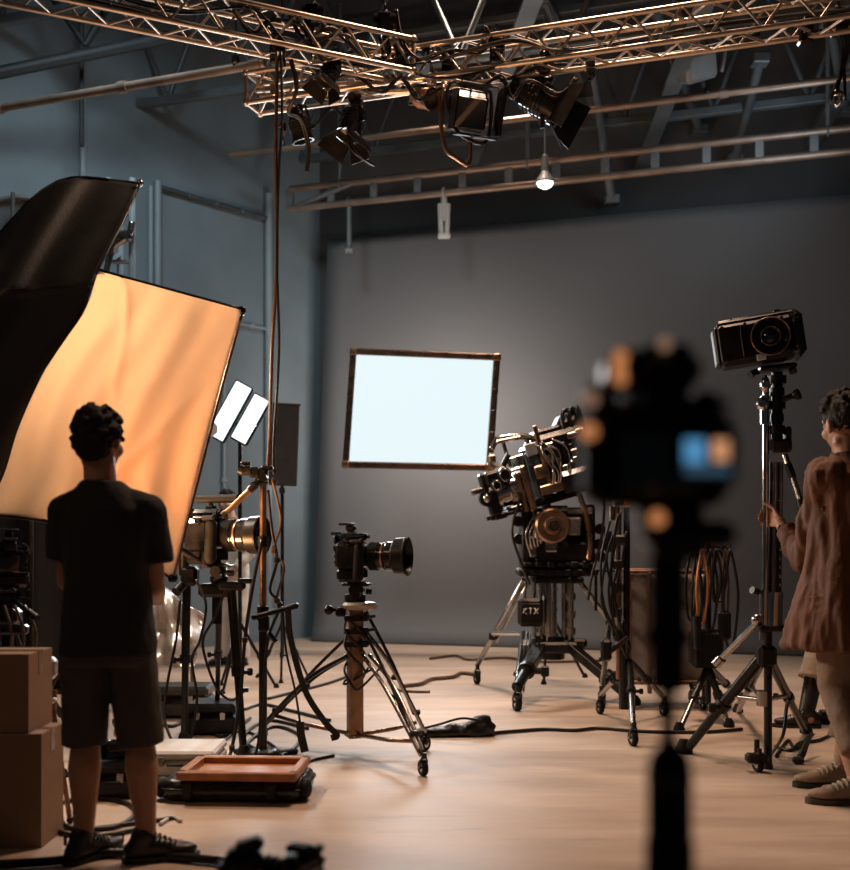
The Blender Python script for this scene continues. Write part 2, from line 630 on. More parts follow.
# ladder truss in front of the backdrop
T = thing('ladder_truss', 'long flat grey ladder truss spanning above the grey backdrop', 'truss', along(425, 425, 12.35, 5.05)[0])
for nm, z in (('chord', 5.33), ('chord', 5.1)):
    a, c = along(290, 1050, 12.35, z)
    q = MB()
    q.tube(a, c, 0.04, n=10)
    part(nm, q, PIPE, T)
a0, c0 = along(290, 1050, 12.35, 5.1)
a1, c1 = along(290, 1050, 12.35, 5.33)
npost = 15
for i in range(npost + 1):
    t = i / npost
    q = MB()
    q.box((a0.lerp(c0, t) + a1.lerp(c1, t)) / 2, (0.09, 0.05, 0.23), 0.008, rz=-18)
    part('post', q, GREYST, T)
q = MB()
q.tube(a0 + (c0 - a0) * 0.005, a1.lerp(c1, 0.1), 0.035, n=8)
part('brace', q, GREYST, T)
# hangers that carry it
for i, t in enumerate((0.08, 0.36, 0.75)):
    q = MB()
    p = a1.lerp(c1, t)
    q.tube(p + V((0, 0, 0.045)), V((p.x, p.y, H)), 0.025, n=6)
    q.torus(axis(p, U), 0.05, 0.012, 12, 5)
    solo('hanger_rod', q, GREYST, ('steel rod holding up left end of the ladder truss', 'steel rod holding up middle of the ladder truss', 'steel rod holding up right part of the ladder truss')[i], 'rod', 'rods that carry the ladder truss')
# stub posts between ladder truss and the top of the backdrop
for px, lab in ((349, 'thin grey post between backdrop top and ladder truss, left'), (444, 'forked pale post hanging under the ladder truss')):
    a, _ = along(px, px + 1, 12.35, 5.06)
    q = MB()
    if px < 400:
        q.tube(a, (a.x, a.y, 4.55), 0.03, n=8)
        q.box((a.x, a.y, 4.55), (0.1, 0.08, 0.06), 0.01)
    else:
        q.tube(a, (a.x, a.y, 4.8), 0.035, n=8)
        q.tube((a.x - 0.045, a.y, 4.98), (a.x - 0.03, a.y, 4.6), 0.03, n=8)
        q.tube((a.x + 0.045, a.y, 4.98), (a.x + 0.03, a.y, 4.6), 0.03, n=8)
        q.box((a.x, a.y, 4.62), (0.14, 0.08, 0.05), 0.01)
    q.torus(axis((a.x, a.y, 5.1), U), 0.055, 0.013, 12, 5)
    solo('truss_post', q, WHITEP if px > 400 else GREYST, lab, 'post')


def pipe(pa, pb, r, label, m=PIPE):
    q = MB()
    q.tube(pa, pb, r, n=10)
    d = (V(pb) - V(pa))
    for t in (0.02, 0.33, 0.66, 0.98):
        c = V(pa) + d * t
        q.tube(c - d.normalized() * 0.04, c + d.normalized() * 0.04, r * 1.35, n=10)
    return solo('lighting_pipe', q, m, label, 'pipe')


def pline(px0, py0, Y0, px1, py1):
    """horizontal pipe through two picture points; the first at depth Y0"""
    a = P(px0, py0, Y0)
    Y1 = (a.z - CZ) * F / (HY - py1)
    return a, P(px1, py1, Y1)


def longer(a, c, t0, t1):
    return a + (c - a) * t0, a + (c - a) * t1


a, c = pline(0, 108, 9.0, 265, 63)
pipe(*longer(a, c, -0.5, 1.0), 0.034, 'copper-toned pipe crossing the left wall high up')
pa = c
a2, c2 = pline(230, 155, 12.2, 850, 78)
pipe(*longer(a2, c2, 0, 1.25), 0.033, 'long thin copper-toned pipe behind the lighting truss')
# droppers holding the pipes
for p, lab in ((a.lerp(pa, 0.9), 'wire holding right end of the left pipe'), (a.lerp(pa, -0.3), 'wire holding left end of the left pipe'), (a2.lerp(c2, 0.1), 'wire holding left end of the long pipe'), (a2.lerp(c2, 0.8), 'wire holding right end of the long pipe')):
    q = MB()
    q.tube(p, (p.x, p.y, H), 0.008, n=5)
    q.box(p + V((0, 0, 0.05)), (0.05, 0.09, 0.07), 0.01)
    solo('hanger_wire', q, BMETAL, lab, 'wire', 'wires that hold the pipes')

# small pendant lamp with a bright bulb
BULB = glow('lit bulb', (0.8, 0.93, 1.0), 6)
c = P(545, 183, 11.6)
T = thing('pendant_lamp', 'small pendant lamp shining white under the ladder truss', 'lamp', c)
q = MB()
q.tube(c + V((0, 0, 0.12)), V((c.x, c.y, H)), 0.012, n=6)
part('hanging_rod', q, GREYST, T)
q = MB(Matrix.Translation(c))
q.lathe([(0.02, 0.3), (0.035, 0.28), (0.04, 0.12), (0.1, 0.02), (0.1, 0.0), (0.092, 0.0), (0.035, 0.1)], None, 20, caps=False)
part('lamp_shade', q, GREYST, T)
q = MB(Matrix.Translation(c))
q.ball((0, 0, 0.0), (0.085, 0.085, 0.06))
part('bulb', q, BULB, T)
# square pale ceiling light housing behind the truss
c = P(698, 66, 10.2)
T = thing('work_light', 'pale square work light on a steel arm behind the right truss', 'lamp', c)
q = MB(place(c, 25, -20, 15))
q.box((0, 0, 0), (0.34, 0.16, 0.26), 0.03)
for k in range(5):
    q.box((-0.14 + k * 0.07, 0.1, 0), (0.012, 0.05, 0.24), 0.003)
part('housing', q, GREYST, T)
q = MB(place(c, 25, -20, 15))
q.box((0, -0.085, 0), (0.28, 0.01, 0.2), 0.004)
part('lamp_glass', q, GREYST, T)
q = MB()
q.path([c + V((-0.22, 0, -0.05)), c + V((-0.24, 0, 0.22)), c + V((0, 0, 0.3)), c + V((0.24, 0, 0.22)), c + V((0.22, 0, -0.05))], 0.018, 6, 4)
q.tube(c + V((0, 0, 0.3)), V((c.x, c.y, H)), 0.03, n=8)
part('yoke', q, GREYST, T)
# ================================================================ lighting trusses and what hangs from them
def box_truss(label, A, B, s, side, pitch=0.3, r=0.0165):
    """A, B: ends of the bottom chord farther from the camera; side: horizontal unit vector to the nearer chord"""
    A, B = V(A), V(B)
    L = (B - A).length
    d = (B - A) / L
    T = thing('lighting_truss', label, 'truss', (A + B) / 2)
    up = V((0, 0, s))
    sd = side * s
    corner = [V((0, 0, 0)), sd, sd + up, up]
    for o in corner:
        q = MB()
        q.tube(A + o, B + o, r, n=10)
        part('chord', q, ALU, T)
    n = max(4, int(L / pitch))
    for k in range(4):
        o, o2 = corner[k], corner[(k + 1) % 4]
        q = MB()
        for i in range(n):
            a = A + d * (L * i / n)
            c = A + d * (L * (i + 0.5) / n)
            e = A + d * (L * (i + 1) / n)
            q.tube(a + o, c + o2, r * 0.5, n=6)
            q.tube(c + o2, e + o, r * 0.5, n=6)
        part('lacing', q, ALU, T)
    for e in (A, B):
        q = MB()
        for k in range(4):
            q.tube(e + corner[k], e + corner[(k + 1) % 4], r * 0.9, n=8)
            q.ball(e + corner[k], r * 1.5, 10)
        part('end_frame', q, ALU, T)
    return T


TZ = 4.18
nd = V((1, -0.345, 0)).normalized()
near = V((-nd.y, nd.x, 0)) * -1          # toward the camera
if near.y > 0:
    near = -near


def tr(X):
    return V((X, 7.2 - 0.345 * X, TZ))


RT = box_truss('copper-lit box truss running from the middle up to the right edge', tr(-1.14), tr(4.3), 0.2, near)
nl = V((-1, -0.484, 0)).normalized()
nearL = V((-nl.y, nl.x, 0))
if nearL.y > 0:
    nearL = -nearL


def tl(X):
    return V((X, 7.2 + 0.484 * X, TZ + 0.02))


LT = box_truss('copper-lit box truss coming in from the upper left corner', tl(-0.16), tl(-4.6), 0.2, nearL)
# short pipe that sticks out at the left end
q = MB()
q.tube(P(256, 90, 7.45), P(452, 78, 7.05), 0.022, n=10)
q.tube(P(262, 97, 7.5), P(440, 90, 7.05), 0.016, n=8)
for t in (0.1, 0.5, 0.9):
    c = P(256, 92, 7.45).lerp(P(452, 80, 7.05), t)
    q.box(c, (0.06, 0.06, 0.09), 0.01)
solo('truss_bar', q, ALU, 'stub of paired bars jutting out at the left end of the truss', 'bar')
q = MB()
q.box((-0.08, 7.15, TZ + 0.11), (0.24, 0.3, 0.03), 0.01)
q.box((-0.08, 7.15, TZ + 0.21), (0.24, 0.3, 0.02), 0.01)
for a in (-1, 1):
    q.box((-0.08 + a * 0.1, 7.15, TZ + 0.16), (0.02, 0.28, 0.1), 0.004)
solo('truss_corner', q, RUBBER, 'black corner plate where the two copper-lit trusses meet', 'bracket')
# truss hangers / chain hoists
for k, (px, py, Y, yb, lab) in enumerate(((385, 28, 6.95, 60, 'chain hoist with bundled black chain above the truss junction'), (313, 20, 6.75, 52, 'black chain hoist above the left truss, left of the junction'), (838, 26, 6.4, 100, 'black chain hoist at the right edge above the truss'))):
    c = P(px, py, Y)
    T = thing('chain_hoist', lab, 'hoist', c)
    q = MB(Matrix.Translation(c))
    q.box((0, 0, 0.02), (0.1, 0.1, 0.15), 0.02)
    q.tube((-0.07, 0, 0.04), (0.07, 0, 0.04), 0.05, n=14)
    part('hoist_body', q, GLOSS, T)
    q = MB()
    for j in range(26):
        z = c.z + 0.1 + j * 0.035
        q.torus(axis((c.x, c.y, z), V((1, 0, 0)) if j % 2 else V((0, 1, 0))) @ Matrix.Diagonal((1, 1.5, 1, 1)), 0.013, 0.005, 8, 5)
    q.tube((c.x, c.y, c.z + 1.0), (c.x, c.y, H), 0.008, n=5)
    part('chain', q, BMETAL, T)
    q = MB()
    for j in range(4):
        a = c + V((rnd.uniform(-0.04, 0.04), 0.0, -0.05))
        q.path([a, a + V((0.02, 0, -0.1)), P(px + rnd.uniform(-8, 8), yb, Y)], 0.009, 6, 4)
    part('chain_bag', q, BMETAL, T)
    q = MB()
    e = P(px, yb, Y)
    q.torus(axis(e, V((1, 0.2, 0))), 0.035, 0.008, 14, 6)
    q.box(e + V((0, 0, 0.04)), (0.05, 0.03, 0.04), 0.008)
    part('hook', q, STEEL, T)


def clamp(q, c, s=1.0):
    """pipe clamp gripping a chord at c"""
    q.box(V(c) + V((0, 0, 0.0)), (0.05 * s, 0.07 * s, 0.06 * s), 0.01)
    q.tube(V(c) + V((-0.035 * s, -0.02, 0)), V(c) + V((0.045 * s, -0.02, 0)), 0.011 * s, n=8)
    q.ball(V(c) + V((0.05 * s, -0.02, 0)), 0.016 * s, 8)
    q.tube(c, V(c) + V((0, 0, -0.07 * s)), 0.012 * s, n=8)


LAMPGL = mat('dull lamp glass', (0.25, 0.24, 0.22), 0.12, 0, 0.1, 6, coat=0.6)


def par_light(label, top, aim, s=1.0, doors=True, drop=0.13, body=GLOSS, fl='stage lights hanging from the truss'):
    """spotlight on a yoke below a clamp at top; aim: direction of its beam"""
    top = V(top)
    T = thing('stage_light', label, 'stage light', top, fl)
    q = MB()
    clamp(q, top, s)
    part('clamp', q, BMETAL, T)
    piv = top + V((0, 0, -(0.07 + drop) * s))
    d = V(aim).normalized()
    M = axis(piv, d)
    xx = (M.to_3x3() @ V((1, 0, 0)))
    r = 0.085 * s
    q = MB()
    a = top + V((0, 0, -0.07 * s))
    q.path([piv + xx * (r + 0.02 * s), a + xx * (r + 0.02 * s) * 0.95 + V((0, 0, -0.02 * s)), a + xx * r * 0.6, a, a - xx * r * 0.6, a - xx * (r + 0.02 * s) * 0.95 + V((0, 0, -0.02 * s)), piv - xx * (r + 0.02 * s)], 0.009 * s, 6, 3)
    part('yoke', q, BMETAL, T)
    for sg in (-1, 1):
        q = MB()
        q.tube(piv + xx * sg * (r + 0.005), piv + xx * sg * (r + 0.045 * s), 0.018 * s, n=10)
        part('knob', q, BLACK, T)
    q = MB(M)
    q.lathe([(0.0, -0.17 * s), (0.05 * s, -0.165 * s), (0.06 * s, -0.13 * s), (r * 0.95, -0.08 * s), (r, -0.02 * s), (r, 0.09 * s), (r * 1.12, 0.09 * s), (r * 1.12, 0.11 * s), (r * 0.9, 0.11 * s), (r * 0.85, 0.06 * s)], None, 20, caps=False)
    for k in range(5):
        q.lathe([(r * 1.0, (-0.06 + k * 0.022) * s), (r * 1.06, (-0.055 + k * 0.022) * s), (r * 1.0, (-0.05 + k * 0.022) * s)], None, 20, caps=False)
    part('lamp_body', q, body, T)
    q = MB(M)
    q.lathe([(0.0, 0.075 * s), (r * 0.86, 0.062 * s)], None, 20, caps=False)
    part('lens', q, LAMPGL, T)
    if doors:
        for k in range(4):
            q = MB(M @ Matrix.Rotation(k * PI / 2, 4, 'Z') @ Matrix.Translation((r * 1.05, 0, 0.115 * s)) @ Matrix.Rotation(R(35), 4, 'Y'))
            w = 0.075 * s if k % 2 else 0.095 * s
            q.prism([(-w, 0), (w, 0), (w * 1.25, 0.12 * s), (-w * 1.25, 0.12 * s)], 0.005, Matrix(((0, 0, 1, 0), (1, 0, 0, 0), (0, 1, 0, 0), (0, 0, 0, 1))))
            part('barn_door', q, BMETAL, T)
    # a short lead
    q = MB()
    b0 = M @ V((0, 0, -0.165 * s))
    q.path([b0, b0 - d * 0.05 + V((0, 0, -0.05)), top + V((0.06, 0.02, -0.1 * s)), top + V((0.03, 0.02, 0.02))], 0.007, 6, 5)
    part('lead', q, CABLE, T)
    return T


par_light('small narrow spotlight hanging lowest at the left end of the truss', P(300, 108, 7.3), (0.25, 0.1, -1), 0.8, False, 0.1)
par_light('black stage light pointing down under the left end of the truss', P(352, 98, 7.25), (-0.25, -0.25, -1), 0.95, True, 0.1)
par_light('tilted black stage light under the right truss, right of the floodlight', P(540, 80, 7.0), (0.85, -0.2, -0.5), 1.25, True, 0.03)
par_light('short spotlight tucked up close to the truss left of the floodlight', P(425, 88, 7.1), (0.5, -0.6, -0.3), 0.75, False, 0.02, BRONZE)
par_light('dark spotlight on top of the left truss beside a chain hoist', P(330, 60, 6.9), (-0.4, -0.3, -1), 0.7, True, 0.04)
# big floodlight in the middle
top = P(465, 78, 7.1)
T = thing('floodlight', 'large boxy black floodlight with open flaps hanging at the truss middle', 'stage light', top, None)
q = MB()
clamp(q, top, 1.3)
q.tube(top, top + V((0, 0, -0.14)), 0.016, n=8)
part('clamp', q, BMETAL, T)
c = P(467, 112, 7.1)
M = place(c, 18, 4, 14)
q = MB(M)
q.box((0, 0.02, 0), (0.24, 0.2, 0.24), 0.03)
q.box((0, 0.14, 0.0), (0.16, 0.08, 0.16), 0.02)
for k in range(6):
    q.box((0, -0.03 + k * 0.03, 0.124), (0.2, 0.008, 0.02), 0.002)
part('lamp_body', q, GLOSS, T)
q = MB(M)
q.box((0, -0.082, -0.01), (0.2, 0.012, 0.19), 0.004)
part('lens', q, LAMPGL, T)
for k, (x, z, ry, w, h) in enumerate(((0.17, 0.02, 0, 0.02, 0.3), (-0.13, -0.01, 0, 0.012, 0.24), (0, 0.15, 1, 0.24, 0.014), (0.03, -0.15, 1, 0.26, 0.014))):
    q = MB(M)
    q.box((x, -0.17, z), (w if not ry else w, 0.16, h), 0.004)
    part('barn_door', q, BMETAL if k != 0 else GLOSS, T)
q = MB()
q.path([P(443, 85, 7.1), P(441, 120, 7.08), P(445, 148, 7.06), P(456, 158, 7.05), P(469, 164, 7.05), P(470, 140, 7.08)], 0.014, 8, 5)
part('safety_bar', q, BRONZE, T)
q = MB()
q.path([P(452, 80, 7.1), P(447, 95, 7.08), P(455, 128, 7.05), P(474, 142, 7.05), P(488, 138, 7.05), P(491, 95, 7.08), P(480, 78, 7.1)], 0.012, 8, 4)
part('yoke', q, BMETAL, T)
# clamps, junction boxes and hanging odds and ends along the truss
odds = [(283, 128, 7.4, 0.7, 'small black clamp under the leftmost bar end'), (448, 62, 7.0, 1.5, 'black rigging clamp left of the truss corner plate'), (497, 48, 6.9, 1.7, 'tall black clamp standing on the right truss'),
        (545, 62, 6.9, 1.3, 'black clamp above the tilted stage light'), (590, 70, 6.8, 1.0, 'small clamp on the right truss, right of the tilted stage light'), (805, 30, 6.45, 1.6, 'black sleeve clamp on the right truss near the right edge'),
        (278, 50, 6.66, 1.7, 'black cable clamp on the left truss holding the long hanging cables'), (372, 80, 7.2, 1.2, 'black clamp between the two downward spotlights'), (318, 78, 7.3, 1.4, 'black clamp above the narrow left spotlight')]
for px, py, Y, s, lab in odds:
    c = P(px, py, Y)
    T = thing('pipe_clamp', lab, 'clamp', c, 'black clamps on the trusses')
    q = MB(Matrix.Translation(c))
    q.box((0, 0, 0), (0.055 * s, 0.07, 0.11 * s), 0.012)
    q.torus(axis((0, 0, 0.02), U), 0.032 * s, 0.012, 14, 6)
    part('jaw', q, GLOSS, T)
    q = MB(Matrix.Translation(c))
    q.tube((0, -0.03, -0.03 * s), (0, -0.085, -0.03 * s), 0.009, n=6)
    q.box((0, -0.09, -0.03 * s), (0.05 * s, 0.012, 0.018), 0.004)
    part('wing_bolt', q, BMETAL, T)
# cables slung along the trusses
for k, (pts, lab) in enumerate((
        ([P(-60, -40, 5.8), P(120, 8, 6.15), P(215, 30, 6.4), P(285, 38, 6.6), P(340, 62, 6.9), P(395, 70, 7.0), P(450, 78, 6.9), P(520, 60, 6.8)], 'black cable slung along the left truss onto the right truss'),
        ([P(30, -30, 6.0), P(170, 12, 6.3), P(250, 8, 6.5), P(290, 45, 6.6), P(330, 30, 6.8), P(372, 62, 6.95), P(420, 50, 6.95)], 'wavy cable looping over the left truss'),
        ([P(262, 30, 6.6), P(285, 12, 6.65), P(305, 40, 6.7), P(345, 35, 6.8), P(380, 66, 6.9), P(425, 62, 6.95)], 'curled cable at the cable clamp of the left truss'),
        ([P(440, 60, 6.9), P(510, 42, 6.75), P(560, 50, 6.7), P(640, 38, 6.6), P(720, 26, 6.5), P(860, 8, 6.3)], 'black cable running along the top of the right truss'),
        ([P(500, 82, 7.0), P(540, 68, 6.95), P(600, 62, 6.85), P(690, 50, 6.75), P(760, 34, 6.65)], 'cable tied along the underside of the right truss'),
        ([P(395, 10, 6.95), P(402, 45, 6.93), P(420, 58, 6.9), P(450, 50, 6.9), P(478, 54, 6.85), P(490, 40, 6.85), P(484, 26, 6.85)], 'cable bow rising right of the middle chain hoist'),
        ([P(300, 112, 7.35), P(312, 128, 7.3), P(330, 108, 7.3), P(345, 120, 7.25), P(350, 146, 7.2), P(362, 158, 7.2), P(373, 165, 7.2)], 'loose cable dangling under the two downward spotlights'),
        ([P(290, 60, 6.75), P(296, 90, 6.8), P(288, 112, 6.9), P(300, 120, 7.0), P(308, 150, 7.1), P(306, 172, 7.15)], 'cable drooping straight down at the left end of the truss'),
        ([P(330, 84, 7.2), P(352, 74, 7.1), P(380, 92, 7.05), P(400, 78, 7.0), P(418, 100, 7.0), P(440, 88, 7.0)], 'cable weaving between clamps left of the floodlight'),
        ([P(480, 88, 6.95), P(500, 78, 6.9), P(512, 98, 6.9), P(528, 80, 6.9), P(556, 96, 6.85), P(575, 78, 6.85)], 'cable weaving between floodlight and tilted stage light'),
        ([P(232, 10, 6.4), P(252, 34, 6.5), P(270, 20, 6.55), P(300, 26, 6.65), P(322, 60, 6.8), P(350, 52, 6.9)], 'kinked cable over the left truss beside its black hoist'),
        ([P(515, 82, 7.0), P(530, 96, 6.95), P(540, 110, 6.95), P(542, 128, 6.95)], 'short cable end dangling under the tilted stage light'))):
    q = MB()
    q.path(pts, 0.0095, 6, 8)
    q.path([p + V((0.012, -0.01, 0.014 * math.sin(i * 2.0))) for i, p in enumerate(pts)], 0.007, 6, 8)
    solo('truss_cable', q, CABLE if k != 2 else BMETAL, lab, 'cable', 'cables slung along the trusses')
# two long cables that fall from the left truss to the stand
for k, (pts, r, m, lab) in enumerate((
        ([P(277, 52, 6.5), P(276, 160, 6.45), P(277, 260, 6.42), P(272, 350, 6.4), P(270, 430, 6.36), P(268, 466, 6.34)], 0.011, CABLEB, 'thick brown cable hanging from the left truss down to the tall stand'),
        ([P(281, 52, 6.5), P(282, 120, 6.46), P(279, 170, 6.44), P(277, 260, 6.4), P(279, 350, 6.4), P(274, 440, 6.38), P(274, 474, 6.36)], 0.008, CABLE, 'thin black cable hanging from the left truss beside the thick one'))):
    q = MB()
    q.path(pts, r, 8, 10)
    solo('hanging_cable', q, m, lab, 'cable')
# ================================================================ camera and stand builders
def caster(q_parent, c, rw, ang=0.0, m_wheel=RUBBER, m_hub=STEEL):
    """a swivel caster as sub-parts of a leg: c is the point on the floor below the wheel"""
    c = V(c)
    ax = V((math.cos(ang), math.sin(ang), 0))
    fw = V((-ax.y, ax.x, 0))
    hub = c + V((0, 0, rw))
    q = MB(axis(hub, ax))
    q.lathe([(rw * 0.55, -rw * 0.32), (rw * 0.9, -rw * 0.34), (rw, -rw * 0.2), (rw, rw * 0.2), (rw * 0.9, rw * 0.34), (rw * 0.55, rw * 0.32)], None, 18, caps=False)
    q.m = 1
    q.lathe([(0, -rw * 0.26), (rw * 0.57, -rw * 0.28), (rw * 0.57, rw * 0.28), (0, rw * 0.26)], None, 14, caps=False)
    q.tube((0, 0, -rw * 0.55), (0, 0, rw * 0.55), rw * 0.16, n=8)
    w_ = part('wheel', q, [m_wheel, m_hub], q_parent)
    q = MB()
    top = hub + V((0, 0, rw * 1.35)) - fw * rw * 0.35
    for sg in (-1, 1):
        q.strip([hub + ax * sg * rw * 0.45, hub + ax * sg * rw * 0.45 + V((0, 0, rw * 0.8)) - fw * rw * 0.2, top + ax * sg * rw * 0.2], rw * 0.4, rw * 0.1, fw)
    q.tube(top - V((0, 0, rw * 0.2)), top + V((0, 0, rw * 0.5)), rw * 0.3, n=10)
    part('caster_fork', q, BMETAL, q_parent)
    return top + V((0, 0, rw * 0.4))


def leg(T, a, b, r0=0.02, r1=0.014, m=BMETAL, m2=None, end='foot', rw=0.045, split=0.55, square=False, ang=0.3):
    """telescopic leg from a (top) to b (floor)"""
    a, b = V(a), V(b)
    bot = b.copy()
    if end == 'caster':
        bot = b + V((0, 0, rw * 2.6))
    d = bot - a
    mid = a + d * split
    q = MB()
    if square:
        M = axis(a, d)
        q.box((0, 0, (mid - a).length / 2), (r0 * 2, r0 * 1.3, (mid - a).length), 0.004, M=M)
    else:
        q.tube(a, mid, r0, n=12)
    q.m = 1
    q.tube(mid - d * 0.03, bot, r1, n=10)
    q.m = 2
    q.tube(mid - d.normalized() * 0.03, mid + d.normalized() * 0.02, r0 * 1.35, n=12)
    L = part('leg', q, [m, m2 or m, BLACK], T)
    q = MB()
    x = d.cross(V((0, 0, 1))).normalized()
    q.tube(mid - x * r0 * 1.2, mid - x * r0 * 2.6, r0 * 0.5, n=8)
    q.box(mid - x * r0 * 2.8, (r0 * 1.2, r0 * 0.8, r0 * 1.6), r0 * 0.2)
    part('leg_lock', q, BLACK, L)
    if end == 'foot':
        q = MB()
        q.lathe([(r1 * 1.9, 0), (r1 * 2.0, r1 * 0.8), (r1 * 1.3, r1 * 2.4), (r1 * 1.05, r1 * 3)], Matrix.Translation(b), 12)
        part('rubber_foot', q, RUBBER, L)
    elif end == 'caster':
        caster(L, b, rw, ang)
    return L


def slr(name, label, M, lens_len=0.19, lens_r=0.04, hood_r=0.05, battery=True, cat='camera', top='cup', body_m=GLOSS, screen_m=None, group=None, bd=1.0):
    """stills camera; local frame: y along the lens, x to its right, z up, origin under the body"""
    s = M.to_scale().x
    T = thing(name, label, cat, M.translation, group)
    h0 = 0.045 if battery else 0.0
    bk = -0.066 * (bd - 1)
    q = MB(M)
    q.box((0, -0.033 * (bd - 1), h0 + 0.052), (0.146, 0.066 * bd, 0.104), 0.014)
    if battery:
        q.box((0, -0.03 * (bd - 1), 0.028), (0.142, 0.06 * bd, 0.052), 0.012)
        q.box((0, 0.002, 0.052), (0.138, 0.056, 0.006), 0.002)
    q.box((0.0, 0.036, h0 + 0.05), (0.09, 0.012, 0.085), 0.006)
    q.box((-0.058, 0, h0 + 0.106), (0.034, 0.05, 0.008), 0.003)
    q.box((0.052, 0, h0 + 0.106), (0.044, 0.054, 0.01), 0.004)
    part('body', q, body_m, T)
    q = MB(M)
    q.box((0, 0.006 + bk / 2, h0 + 0.118), (0.06, 0.078 - bk, 0.036), 0.012)
    q.box((0, 0.03, h0 + 0.122), (0.046, 0.05, 0.026), 0.008)
    vf = part('viewfinder', q, body_m, T)
    q = MB(M)
    q.box((0, -0.046 + bk, h0 + 0.112), (0.05, 0.022, 0.034), 0.009)
    q.box((0, -0.052 + bk, h0 + 0.136), (0.05, 0.03, 0.012), 0.005)
    part('eyecup', q, RUBBER, vf)
    q = MB(M)
    q.cap((0.062, 0.034, 0.022), 0.02, (0.062, 0.038, h0 + 0.086), 0.019)
    q.box((0.062, 0.03, h0 + 0.106), (0.032, 0.05, 0.016), 0.007)
    q.ball((0.062, 0.048, h0 + 0.112), 0.0075)
    part('grip', q, RUBBER, T)
    q = MB(M)
    lm = [(0.034, 0.035), (0.036, 0.05), (lens_r, 0.06), (lens_r, 0.035 + lens_len * 0.38)]
    lm += [(lens_r * 0.94, 0.035 + lens_len * 0.4), (lens_r * 0.94, 0.035 + lens_len * 0.5), (lens_r * 1.08, 0.035 + lens_len * 0.55), (lens_r * 1.08, 0.035 + lens_len * 0.7)]
    ML = Matrix.Translation((0, 0, h0 + 0.05)) @ Matrix.Rotation(-PI / 2, 4, 'X')
    q.lathe(lm, ML, 28)
    ln = part('lens', q, GLOSS, T)
    q = MB(M)
    for k in range(9):
        z = 0.035 + lens_len * (0.16 + 0.022 * k)
        q.lathe([(lens_r * 1.0, z), (lens_r * 1.06, z + lens_len * 0.005), (lens_r * 1.06, z + lens_len * 0.013), (lens_r, z + lens_len * 0.018)], ML, 28, caps=False)
    part('focus_ring', q, RUBBER, ln)
    q = MB(M)
    z = 0.035 + lens_len * 0.45
    q.lathe([(lens_r * 0.95, z), (lens_r * 1.02, z), (lens_r * 1.02, z + 0.006), (lens_r * 0.95, z + 0.006)], ML, 28, caps=False)
    z = 0.035 + lens_len * 0.72
    q.lathe([(lens_r * 1.0, z), (lens_r * 1.14, z), (lens_r * 1.14, z + 0.005), (lens_r * 1.0, z + 0.005)], ML, 28, caps=False)
    part('trim_ring', q, BRONZE, ln, 'thin bright ring')
    q = MB(M)
    z0, z1 = 0.035 + lens_len * 0.68, 0.035 + lens_len
    q.lathe([(lens_r * 1.08, z0), (hood_r * 0.97, z0 + 0.01), (hood_r, z1 - 0.006), (hood_r * 1.03, z1 - 0.004), (hood_r * 1.03, z1), (hood_r * 0.95, z1), (hood_r * 0.85, z0 + 0.03)], ML, 30, caps=False)
    part('lens_hood', q, BLACK, ln)
    q = MB(M)
    q.lathe([(hood_r * 0.9, z0 + 0.02), (hood_r * 0.5, z0 + 0.027), (0.0, z0 + 0.03)], ML, 24, caps=False, smooth=True)
    part('front_glass', q, LENS, ln)
    q = MB(M)
    q.box((-0.005, -0.036 + bk, h0 + 0.045), (0.078, 0.008, 0.058), 0.002)
    part('screen', q, screen_m or LENS, T)
    for x, y, z, r, hh in ((-0.058, 0, h0 + 0.11, 0.018, 0.014), (0.05, -0.014, h0 + 0.11, 0.012, 0.008)):
        q = MB(M)
        q.lathe([(r, 0), (r * 1.04, hh * 0.5), (r, hh), (0, hh)], Matrix.Translation((x, y, z)), 18, caps=False)
        part('dial', q, BLACK, T)
    for sg in (-1, 1):
        q = MB(M)
        q.torus(axis((sg * 0.077, 0.0, h0 + 0.09), (0, 1, 0)), 0.007, 0.0018, 10, 5)
        part('strap_lug', q, BMETAL, T)
    q = MB(M)
    for i in range(3):
        for j in range(3):
            q.box((0.052 + 0.008 * (j - 1), -0.035 + bk, h0 + 0.03 + 0.022 * i), (0.006, 0.006, 0.008), 0.002)
    q.tube((0.052, -0.034 + bk, h0 + 0.082), (0.052, -0.039 + bk, h0 + 0.082), 0.011, n=14)
    part('button', q, BLACK, T)
    if top == 'cup':
        q = MB(M)
        q.box((0, -0.01, h0 + 0.141), (0.03, 0.03, 0.008), 0.002)
        q.box((0, -0.014, h0 + 0.155), (0.03, 0.04, 0.022), 0.007)
        q.box((0, -0.03, h0 + 0.17), (0.062, 0.05, 0.01), 0.004)
        part('hot_shoe_unit', q, BLACK, T)
    elif top == 'mic':
        q = MB(M)
        q.box((0, 0.0, h0 + 0.142), (0.026, 0.03, 0.012), 0.003)
        q.tube((0, -0.05, h0 + 0.17), (0, 0.1, h0 + 0.17), 0.014, n=14)
        q.tube((0, 0.0, h0 + 0.145), (0, 0.0, h0 + 0.165), 0.008)
        part('microphone', q, RUBBER, T)
    # connector doors, side cables
    q = MB(M)
    q.box((-0.0735, -0.008, h0 + 0.05), (0.006, 0.04, 0.07), 0.002)
    part('port_cover', q, RUBBER, T)
    return T


